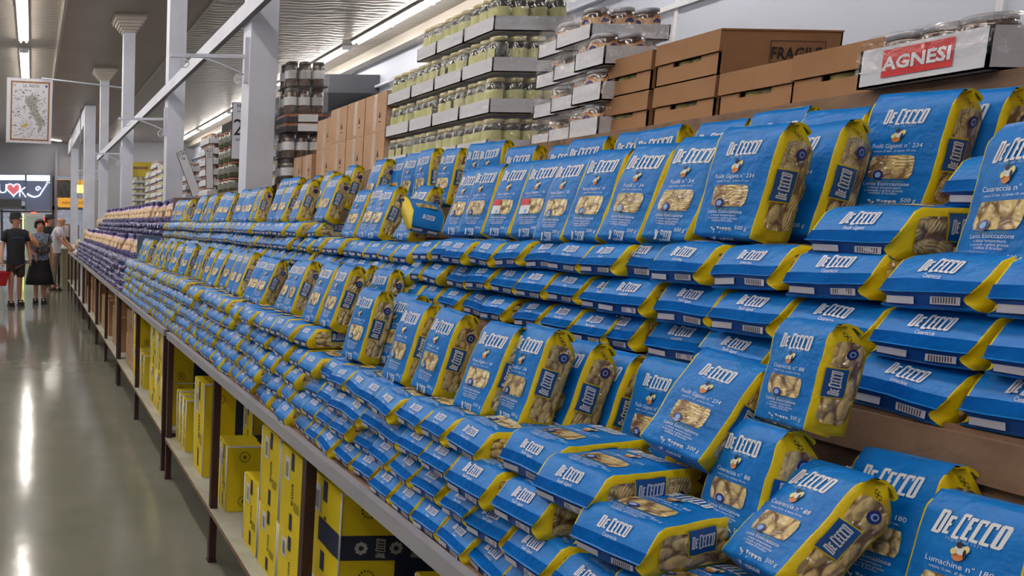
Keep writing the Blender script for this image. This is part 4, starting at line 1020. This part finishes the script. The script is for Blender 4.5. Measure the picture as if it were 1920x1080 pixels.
# ------------------------------------------------------------------ the shop front and signs
SLATE = mat('slate_sign_panel', rgb(104, 116, 146), .5, emit=(rgb(104, 116, 146), .12))
SIGNW = mat('lit_white_lettering', rgb(235, 240, 250), .5, emit=(rgb(235, 240, 255), 1.2))
SIGNR = mat('lit_pink_heart', rgb(214, 120, 132), .5, emit=(rgb(214, 100, 116), .4))
o = empty('shop_sign', at(0, 30.4, 0))
MB().box(-4.2, -.29, -.06, 0, 2.36, 3.42, SLATE).box(-.24, .72, -.06, 0, 2.02, 3.42, SLATE).build('sign_panel', o)
MB().box(-4.2, .78, -.02, .1, 1.92, 2.0, STEELG).box(-.29, -.24, -.08, .06, 2.0, 3.45, STEELG).box(.72, .8, -.08, .06, 1.9, 3.5, STEELG).build('sign_frame', o)
MB().box(-4.2, -.30, -.065, -.061, 3.20, 3.40, SIGNW).box(-.22, .70, -.065, -.061, 3.18, 3.40, SIGNW).build('lit_strip', o)
b = MB(); v, f = text2d('U'); b.poly([(-1.18 + x * .40, -.075, 2.68 + y * .38) for x, y in v], f, SIGNW); b.build('letter', o)
ht = [(-.75 + .30 * 16 / 17 * math.sin(t) ** 3, -.075, 2.84 + .30 * (13 * math.cos(t) - 5 * math.cos(2 * t) - 2 * math.cos(3 * t) - math.cos(4 * t)) / 17) for t in [k * math.pi / 12 for k in range(24)]]
b = MB(); b.poly(ht, [tuple(range(24))], SIGNR); b.tube([(x, -.085, z) for x, y, z in ht + ht[:1]], .022, SIGNW, 6); b.build('heart_mark', o)
b = MB()
b.tube([(-.50, -.085, 2.55), (-.50, -.085, 3.0)], .025, SIGNW, 6); b.tube([(-.5, -.085, 2.78), (-.28, -.085, 2.92)], .022, SIGNW, 6); b.tube([(-.45, -.085, 2.78), (-.25, -.085, 2.52)], .022, SIGNW, 6)
b.tube([(-.20 + .10 * k, -.085, 2.66 - .12 * math.sin(k * .55) + (.30 * max(0, k - 5) / 3)) for k in range(9)], [.05, .04, .035, .03, .03, .03, .028, .025, .02], SIGNW, 6)
b.tube([(.22 + .11 * (1 - t / 20) * math.cos(t * .45), -.085, 2.86 + .11 * (1 - t / 20) * math.sin(t * .45)) for t in range(16)], .022, SIGNW, 6)
b.tube([(.55, -.085, 3.02), (.60, -.085, 3.14), (.70, -.085, 3.10)], .02, SIGNW, 6); b.build('scroll_ornament', o)
tag(o, 'slate blue shop sign with letter U, pink heart and white scrollwork', 'sign')
o = MB().box(-2.3, -.42, 29.3, 29.7, 2.08, 2.42, mat('dark_grey_vent', rgb(74, 76, 78), .6)).box(-2.34, -.38, 29.28, 29.3, 2.04, 2.09, STEELG).build('air_unit'); tag(o, 'dark grey air unit under the slate sign', 'air unit')  # air unit floats free of the wall, with no fixing built
o = MB().box(-1.9, -1.05, 30.9, 30.98, 3.17, 3.33, mat('green_exit_sign', rgb(22, 92, 70), .5, emit=(rgb(22, 110, 80), .3))).build('exit_sign'); tag(o, 'small green exit sign on the far bulkhead', 'sign')
AMB = mat('amber_sign_panel', rgb(226, 168, 60), .5, emit=(rgb(226, 160, 50), .35))
o = empty('shop_sign', at(0, 30.3, 0))
MB().box(1.04, 2.28, -.05, 0, 2.14, 3.24, AMB).build('sign_panel', o)
MB().box(.98, 1.62, -.06, -.051, 2.52, 3.22, mat('dark_photo_panel', rgb(52, 50, 54), .4, var=(4, rgb(90, 84, 80)))).build('picture_panel', o)
b = MB(); v, f = text2d('le'); b.poly([(1.95 + x * .26, -.055, 2.82 + y * .26) for x, y in v], f, mat('brown_lettering', rgb(150, 74, 34), .5))
v, f = text2d('naturaland'); b.poly([(1.62 + x * .15, -.055, 2.27 + y * .15) for x, y in v], f, mat('dark_amber_lettering', rgb(120, 66, 20), .5)); b.build('lettering', o)
tag(o, 'amber shop sign with brown lettering and a dark picture panel', 'sign')
o = empty('checkout_light', at(1.28, 21.6, 2.38))
MB().box(0, .17, 0, .1, 0, .22, mat('lit_number_box', rgb(255, 226, 130), .5, emit=(rgb(255, 214, 110), 1.6))).build('lit_box', o)
b = MB(); v, f = text2d('3'); b.poly([(.085 + x * .13, -.003, .045 + y * .13) for x, y in v], f, AMB); b.build('number', o)
MB().box(0, .17, 0, .1, -.17, -.01, mat('grey_sign_plate', rgb(170, 176, 190), .5)).build('lower_plate', o); MB().tube([(.085, .05, .2), (.085, .05, 2.36)], .012, STEELG, 6).build('hanger', o)
tag(o, 'lit yellow checkout number box beside the fifth column', 'sign')
# things inside the shop front
def simple(mb, name, label, cat, group=None, mw=None): return tag(mb.build(name, mw=mw), label, cat, group)
FRZ = mat('white_cabinet', rgb(196, 200, 202), .5)
simple(MB().box(-.28, .42, 28.2, 28.8, 0, 1.86, FRZ).box(-.24, .38, 28.19, 28.2, .2, 1.75, mat('pale_glass_door', rgb(176, 190, 196), .15)), 'display_fridge', 'tall white cabinet behind the couple', 'fridge')
simple(MB().box(-.36, -.31, 27.9, 27.95, 0, 1.85, mat('yellow_green_light_strip', rgb(230, 240, 130), .5, emit=(rgb(230, 240, 120), 1.5))), 'light_strip', 'tall thin yellow-green light strip beside the white cabinet', 'light')
LAN = mat('red_lantern_glow', rgb(235, 110, 84), .5, emit=(rgb(240, 96, 70), .9))
for i, (x, y, z, r) in enumerate([(.05, 29.4, 1.78, .17), (.62, 29.2, 1.62, .2)]):
    simple(MB().lathe([(r * math.sin(k * math.pi / 8), -r * math.cos(k * math.pi / 8)) for k in range(1, 8)], LAN, 14), 'red_lantern', 'glowing red-orange lantern, %s' % ('above the woman' if i == 0 else 'behind the dark-hatted person'), 'lantern', None, at(x, y, z))  # blurred red glows float free, with no cord built
rn = random.Random(8)
GRY = [mat('shop_item_%d' % k, rgb(*c), .6) for k, c in enumerate([(150, 160, 178), (96, 104, 124), (196, 190, 176), (170, 120, 70), (60, 64, 76), (206, 204, 210)])]
for i in range(16):
    x = rn.uniform(-2.4, 1.9); w_ = rn.uniform(.2, .5); h_ = rn.uniform(.6, 1.75); y_ = 26.2 + (i % 8) * .22 + (0 if i < 8 else 2.4)
    if -.9 < x < .7 and y_ < 28: x = -2.3
    b = MB().box(-w_ / 2, w_ / 2, 0, .18, 0, h_, GRY[i % 6]).box(-w_ / 2 + .03, w_ / 2 - .03, -.004, 0, h_ * .5, h_ - .05, GRY[(i + 2) % 6])
    simple(b, 'display_stand', 'small blurred display stand inside the shop front', 'stand', 'display stands inside the shop front', at(x, y_, 0))
# the counter and shelf at the far left
simple(MB().box(-3.2, -1.02, 15.2, 16.2, 0, .95, FRZ).box(-3.2, -1.0, 15.15, 16.25, .95, 1.0, SHELFB), 'counter', 'pale counter across the aisle behind the man', 'counter')
for i in range(10):
    c_ = [(206, 140, 70), (196, 170, 110), (150, 60, 40), (220, 214, 200)][i % 4]
    simple(MB().lathe([(.05, 0), (.055, .02), (.05, .14), (.03, .17), (.03, .19)], mat('counter_goods_%d' % (i % 4), rgb(*c_), .5), 10), 'small_tub', 'small tub standing on the pale counter across the aisle', 'tub', 'tubs on the counter across the aisle', at(-2.7 + .17 * i, 15.5 + .1 * (i % 3), 1.0))
simple(MB().box(-.95, -.80, 19.5, 20.6, 0, 1.02, FRZ).box(.42, .60, 18.7, 20.5, 0, .92, mat('olive_barrier', rgb(120, 112, 84), .6)).box(-.95, .60, 20.45, 20.6, .4, .5, STEELG), 'checkout_barrier', 'low barrier frame around the checkout behind the couple', 'barrier')
simple(MB().box(.70, 1.4, 17.2, 20.6, 0, .90, mat('pale_olive_counter', rgb(158, 152, 128), .6)).box(.66, 1.42, 17.15, 20.65, .90, .94, SHELFB), 'checkout_counter', 'pale checkout counter beyond the end of the display tables', 'counter')

# ------------------------------------------------------------------ people
def skinned(name, vd, edges, m, parent, sub=2, root=None):
    keys = list(vd); idx = {k: i for i, k in enumerate(keys)}
    me = bpy.data.meshes.new(name); me.from_pydata([vd[k][0] for k in keys], [(idx[a], idx[b]) for a, b in edges], [])
    o = bpy.data.objects.new(name, me); C.objects.link(o); o.parent = parent
    sk = o.modifiers.new('Skin', 'SKIN'); sk.use_smooth_shade = True; sk.branch_smoothing = .4
    layer = me.skin_vertices[0] if me.skin_vertices else None
    if layer is None:
        bpy.context.view_layer.update(); 
    sv = me.skin_vertices[0].data
    for k in keys:
        r = vd[k][1]; sv[idx[k]].radius = r if isinstance(r, tuple) else (r, r)
        sv[idx[k]].use_root = (k == (root or keys[0]))
    s_ = o.modifiers.new('Subsurf', 'SUBSURF'); s_.levels = sub; s_.render_levels = sub
    me.materials.append(m); return o
SKIN = mat('skin', rgb(196, 140, 114), .55); HAIRB = mat('brown_hair', rgb(58, 34, 28), .7, bump=(40, .6)); HAIRG = mat('grey_hair', rgb(120, 112, 108), .7)
def hand(vd, ed, side, wx, wy, wz, curl=.0):
    """palm and five fingers below the wrist"""
    w = 'w' + side; s = 1 if side == 'L' else -1
    vd['p' + side] = ((wx, wy - .005, wz - .055), (.018, .030)); ed.append((w, 'p' + side))
    for k, (dy, ln) in enumerate([(-.030, .066), (-.010, .076), (.010, .071), (.028, .056)]):
        a, b = 'f%d%s' % (k, side), 'g%d%s' % (k, side)
        vd[a] = ((wx, wy + dy, wz - .055 - ln * .6), .0095); vd[b] = ((wx - s * .012 - s * curl, wy + dy, wz - .055 - ln), .008)
        ed += [('p' + side, a), (a, b)]
    vd['t0' + side] = ((wx - s * .006, wy - .042, wz - .055), .011); vd['t1' + side] = ((wx - s * .012, wy - .052, wz - .085), .009)
    ed += [('p' + side, 't0' + side), ('t0' + side, 't1' + side)]
def body(o, Ht, sex, la, ra, legs=((.10, .0), (-.10, .0)), bend=0.0, m=SKIN):
    k = Ht / 1.70; f = .92 if sex == 'f' else 1.0
    P = lambda x, y, z: (x * k, (y - bend * max(0, z - .95)) * k, z * k - (bend * bend * max(0, z - .95) * .35) * k)
    vd = {'pel': (P(0, 0, .93), (.135 * k, .11 * k)), 'wai': (P(0, 0, 1.08), (.13 * f * k, .105 * k)), 'che': (P(0, 0, 1.27), (.15 * f * k, .115 * k)), 'sho': (P(0, .01, 1.395), (.095 * k, .066 * k)),
          'nek': (P(0, .005, 1.475), .056 * k), 'jaw': (P(0, -.026, 1.535), (.070 * k, .078 * k)), 'hed': (P(0, -.012, 1.60), (.092 * k, .110 * k)), 'crn': (P(0, .004, 1.665), (.084 * k, .098 * k))}
    ed = [('pel', 'wai'), ('wai', 'che'), ('che', 'sho'), ('sho', 'nek'), ('nek', 'jaw'), ('jaw', 'hed'), ('hed', 'crn')]
    for sd, s, arm in (('L', 1, la), ('R', -1, ra)):
        vd['s' + sd] = (P(s * .170 * f, .01, 1.375), .052 * k); vd['e' + sd] = (P(*arm[0]), .040 * k); vd['w' + sd] = (P(*arm[1]), .027 * k)
        ed += [('sho', 's' + sd), ('s' + sd, 'e' + sd), ('e' + sd, 'w' + sd)]
        wx, wy, wz = P(*arm[1]); hand(vd, ed, sd, wx, wy, wz, arm[2] if len(arm) > 2 else 0)
        hx, hy = legs[0] if s > 0 else legs[1]
        vd['h' + sd] = (P(s * .085, 0, .87), .092 * k); vd['k' + sd] = (P(hx, hy - .02, .48), .056 * k); vd['c' + sd] = (P(hx, hy + .03, .34), .055 * k); vd['a' + sd] = (P(hx, hy + .03, .09), .036 * k); vd['b' + sd] = (P(hx + s * .02, hy - .13, .035), (.040 * k, .024 * k))
        ed += [('pel', 'h' + sd), ('h' + sd, 'k' + sd), ('k' + sd, 'c' + sd), ('c' + sd, 'a' + sd), ('a' + sd, 'b' + sd)]
    b = skinned('body', vd, ed, m, o, 2, 'pel')
    return vd, P, k
def face(o, P, k, turn, hairm=None, hair='short'):
    """eyes, nose, mouth, ears, hair, set on a turned head"""
    cx, cy, cz = P(0, -.012, 1.60); h = empty('face'); h.parent = o; h.matrix_basis = Matrix.Translation((cx, cy, cz)) @ Matrix.Rotation(R(turn), 4, 'Z')
    DK = mat('dark_eye', rgb(40, 26, 22), .3); LIP = mat('lips', rgb(160, 84, 80), .5)
    b = MB().lathe([(.004, -.022), (.016, -.018), (.012, 0), (.005, .022)], SKIN, 8, c=(0, -.094 * k, -.006)); b.build('nose', h)
    for s in (-1, 1):
        MB().lathe([(.003, -.005), (.010, -.003), (.010, .003), (.003, .005)], DK, 8, c=(s * .031, -.087 * k, .018)).build('eye', h)
        MB().lathe([(.006, -.026), (.014, -.012), (.016, .012), (.008, .026)], SKIN, 8, c=(s * .082 * k, .004, 0), sy=1.5).build('ear', h)
    MB().tube([(-.026, -.082 * k, -.042), (0, -.090 * k, -.049), (.026, -.082 * k, -.042)], .006, LIP, 6).build('mouth', h)
    if hairm:
        rn = random.Random(5); R_ = .104 * k
        def jit(q, i, j): return Vector((q.x * rn.uniform(.93, 1.08), q.y * rn.uniform(.93, 1.08), q.z + rn.uniform(-.006, .006)))
        if hair == 'curly':
            MB().lathe([(R_ * .75, -.065), (R_ * 1.05, -.03), (R_ * 1.12, .02), (R_ * 1.02, .06), (R_ * .7, .10), (R_ * .25, .118)], hairm, 16, c=(0, .028, .01), jitter=jit, sy=.95).build('hair', h)
            MB().tube([(-.08, -.035, .058), (-.035, -.072, .082), (.035, -.072, .082), (.08, -.035, .058)], .026, hairm, 8).build('fringe', h)
        else:
            MB().lathe([(R_ * .6, -.06), (R_ * .86, -.02), (R_ * .92, .02), (R_ * .7, .06)], hairm, 14, c=(0, .030, 0), jitter=jit).build('hair', h)
    return h
NAVT = mat('dark_navy_shirt', rgb(24, 27, 36), .8, bump=(30, .3)); BRN = mat('brown_shorts', rgb(62, 46, 40), .85, bump=(30, .3)); BLK = mat('black_cloth', rgb(20, 21, 26), .8, bump=(20, .3))
GRT = mat('grey_blue_floral_top', rgb(124, 136, 160), .8, var=(34, rgb(58, 62, 84), .52, .6)); WSH = mat('white_shirt', rgb(206, 200, 212), .8, bump=(20, .3)); KHA = mat('khaki_trousers', rgb(120, 108, 90), .8)
SANDAL = mat('dark_sandal', rgb(36, 28, 26), .6)
def top(o, P, k, la, ra, m, f=1.0, low=.86, sleeve=.62, belly=.0):
    b = MB(); c = MB()
    rings = [(low, .178, .150), (low + .03, .180, .150), (.98, .172, .142), (1.08, .168 * f, .138 + belly), (1.20, .176 * f, .140 + belly * .6), (1.30, .186 * f, .134), (1.36, .192 * f, .122), (1.40, .176, .108), (1.43, .128, .092), (1.452, .080, .074), (1.462, .066, .062)]
    n = 22; g = []
    for z, rx_, ry_ in rings:
        px, py, pz = P(0, .004, z)
        for j in range(n): a_ = 2 * math.pi * j / n; g.append((px + rx_ * k * math.cos(a_), py + ry_ * k * math.sin(a_), pz))
    b.poly(g, [(i * n + j, i * n + (j + 1) % n, (i + 1) * n + (j + 1) % n, (i + 1) * n + j) for i in range(len(rings) - 1) for j in range(n)], m, True)
    b.poly(g[:n], [tuple(reversed(range(n)))], m)
    for s_, arm in ((1, la), (-1, ra)):
        S0 = Vector((s_ * .165 * f, .01, 1.385)); E0 = Vector(arm[0]); q = S0.lerp(E0, sleeve); mid = S0.lerp(E0, sleeve * .5)
        b.tube([P(s_ * .09 * f, .01, 1.385), P(s_ * .15 * f, .01, 1.378), P(*(S0 + Vector((s_ * .012, 0, -.02)))), P(*mid), P(*q)], [.052 * k, .064 * k, .070 * k, .067 * k, .064 * k], m, 12)
    return b.build('shirt', o)
def sandals(o, P, legs):
    for s, (hx, hy) in zip((1, -1), legs):
        x, y, z = P(hx + s * .012, hy - .04, 0)
        MB().box(x - .048, x + .048, y - .14, y + .12, .0, .022, SANDAL).box(x - .052, x + .052, y - .10, y - .06, .022, .07, SANDAL).box(x - .052, x + .052, y + .0, y + .03, .022, .10, SANDAL).build('sandal', o)
# man with hat and basket
la = ((.250, .02, 1.11), (.275, -.03, .87)); ra = ((-.255, .02, 1.10), (-.285, -.10, .885), .02); lg = ((.085, .05), (-.10, -.04))
o = empty('person', at(-.30, 13.74, 0, 14)); vd, P, k = body(o, 1.66, 'm', la, ra, lg)
top(o, P, k, la, ra, NAVT, 1.04, .79, .62, .02)
vd = {'a': (P(0, 0, .90), (.165 * k, .14 * k)), 'l': (P(.09, 0, .76), .105 * k), 'l2': (P(.092, .02, .52), .092 * k), 'r': (P(-.09, 0, .76), .105 * k), 'r2': (P(-.10, -.02, .52), .092 * k)}
skinned('shorts', vd, [('a', 'l'), ('l', 'l2'), ('a', 'r'), ('r', 'r2')], BRN, o, 2, 'a'); sandals(o, P, lg)
h = face(o, P, k, 42, HAIRG)
MB().lathe([(.160, .040), (.158, .046), (.108, .060), (.106, .070), (.098, .128), (.084, .140), (.02, .143)], BLK, 22, c=(0, .008, .008)).build('hat', h)
MB().box(-.10, .12, -.142, -.136, 1.235, 1.265, mat('faint_blue_chest_print', rgb(30, 52, 84), .7)).build('chest_print', o)
wx, wy, wz = P(*la[1]); MB().lathe([(.030, -.011), (.032, 0), (.030, .011)], SLABEL, 12, c=(wx, wy, wz + .02)).build('watch', o)
tag(o, 'man in black brimmed hat, dark polo shirt and brown shorts, carrying a basket', 'person')
# basket
o = empty('shopping_basket', at(-.66, 13.56, .385, 14)); REDB = mat('red_plastic', rgb(176, 22, 34), .4)
b = MB(); 
def ring_(w_, d_, z): return [(-w_, -d_, z), (w_, -d_, z), (w_, d_, z), (-w_, d_, z)]
g = ring_(.17, .11, 0) + ring_(.23, .15, .25) + ring_(.222, .142, .25) + ring_(.164, .104, .01)
b.poly(g, [(0, 3, 2, 1), (0, 1, 5, 4), (1, 2, 6, 5), (2, 3, 7, 6), (3, 0, 4, 7), (4, 5, 9, 8), (5, 6, 10, 9), (6, 7, 11, 10), (7, 4, 8, 11), (8, 9, 13, 12), (9, 10, 14, 13), (10, 11, 15, 14), (11, 8, 12, 15), (12, 13, 14, 15)], REDB)
b.box(-.238, .238, -.158, -.148, .232, .256, REDB).box(-.238, .238, .148, .158, .232, .256, REDB); b.build('tub', o)
MB().tube([(-.23, .0, .25), (-.18, .0, .36), (.0, .0, .415), (.24, .0, .40), (.30, 0, .38), (.23, .0, .25)], .008, mat('black_handle', rgb(30, 30, 32), .5), 8).build('handle', o)
tag(o, 'red plastic shopping basket hanging from the hatted man\u2019s hand', 'basket')
# woman
la = ((.235, .02, 1.10), (.265, -.02, .86)); ra = ((-.225, .0, 1.12), (-.09, -.20, 1.00)); lg = ((.07, -.04), (-.075, .03))
o = empty('person', at(.145, 14.12, 0, 3)); vd, P, k = body(o, 1.56, 'f', la, ra, lg)
top(o, P, k, la, ra, GRT, 1.06, .90, .50, .03)
MB().lathe([(.30 * k, .40 * k), (.275 * k, .55 * k), (.225 * k, .78 * k), (.175 * k, .93 * k), (.150 * k, 1.01 * k)], BLK, 22, sy=.78).build('skirt', o); sandals(o, P, lg)
face(o, P, k, 4, HAIRB, 'curly')
tag(o, 'smiling woman with short brown hair, grey-blue top and long black skirt', 'person')
o = empty('shoulder_bag', at(.20, 13.90, .96)); MB().lathe([(.10, 0), (.135, .03), (.14, .15), (.10, .21)], mat('dark_patterned_bag', rgb(46, 44, 48), .7, var=(26, rgb(120, 112, 104), .52, .6)), 14, sy=.62).build('pouch', o)
MB().tube([(.10, 0, .19), (.12, .10, .36), (.05, .17, .44)], .010, BLK, 6).build('strap', o); tag(o, 'dark patterned bag held at the woman\u2019s waist', 'bag')
o = empty('paper_bag', at(.03, 13.87, 1.08)); b = MB(); b.tube([(.10, 0, 0), (.02, .0, .08), (-.06, .0, .16), (-.11, .02, .24)], [.04, .062, .066, .04], mat('orange_tan_packet', rgb(176, 112, 70), .5, var=(14, rgb(206, 160, 116))), 10); b.build('packet_body', o)
MB().tube([(-.11, .02, .24), (-.13, .02, .28)], [.03, .045], mat('packet_neck', rgb(150, 96, 66), .5), 8).build('twisted_neck', o); tag(o, 'orange-tan packet carried against the woman\u2019s chest', 'packet')
# man leaning at the far counter, and the person beyond him
la = ((.20, -.18, 1.14), (.16, -.38, .98)); ra = ((-.20, -.16, 1.14), (-.15, -.36, .98)); lg = ((.09, .04), (-.09, -.02))
o = empty('person', at(.50, 16.95, 0, 78)); vd, P, k = body(o, 1.68, 'm', la, ra, lg, .22)
top(o, P, k, la, ra, WSH, 1.08, .86, .60, .02)
vd = {'a': (P(0, 0, .92), (.15 * k, .12 * k)), 'l': (P(.09, 0, .76), .10 * k), 'l2': (P(.09, .03, .45), .08 * k), 'l3': (P(.09, .05, .12), .065 * k), 'r': (P(-.09, 0, .76), .10 * k), 'r2': (P(-.09, -.02, .45), .08 * k), 'r3': (P(-.09, .0, .12), .065 * k)}
skinned('trousers', vd, [('a', 'l'), ('l', 'l2'), ('l2', 'l3'), ('a', 'r'), ('r', 'r2'), ('r2', 'r3')], KHA, o, 2, 'a'); sandals(o, P, lg); face(o, P, k, 0)
tag(o, 'bald man in white shirt bending over the far end of the tables', 'person')
la = ((.22, .0, 1.12), (.22, -.16, .95)); ra = ((-.22, .0, 1.12), (-.22, -.14, .95)); lg = ((.09, .0), (-.09, .0))
o = empty('person', at(.38, 18.0, 0, 60)); vd, P, k = body(o, 1.68, 'm', la, ra, lg, .05)
top(o, P, k, la, ra, BLK, 1.05, .86, .95); vd = {'a': (P(0, 0, .92), (.15 * k, .12 * k)), 'l': (P(.09, 0, .76), .10 * k), 'l2': (P(.09, 0, .15), .07 * k), 'r': (P(-.09, 0, .76), .10 * k), 'r2': (P(-.09, 0, .15), .07 * k)}
skinned('trousers', vd, [('a', 'l'), ('l', 'l2'), ('a', 'r'), ('r', 'r2')], BLK, o, 2, 'a'); sandals(o, P, lg); h = face(o, P, k, 0, HAIRB)
MB().lathe([(.16, .04), (.158, .046), (.108, .060), (.10, .12), (.02, .136)], BLK, 18, c=(0, .01, .01)).build('hat', h)
tag(o, 'person in dark clothes and dark hat behind the bald man', 'person')
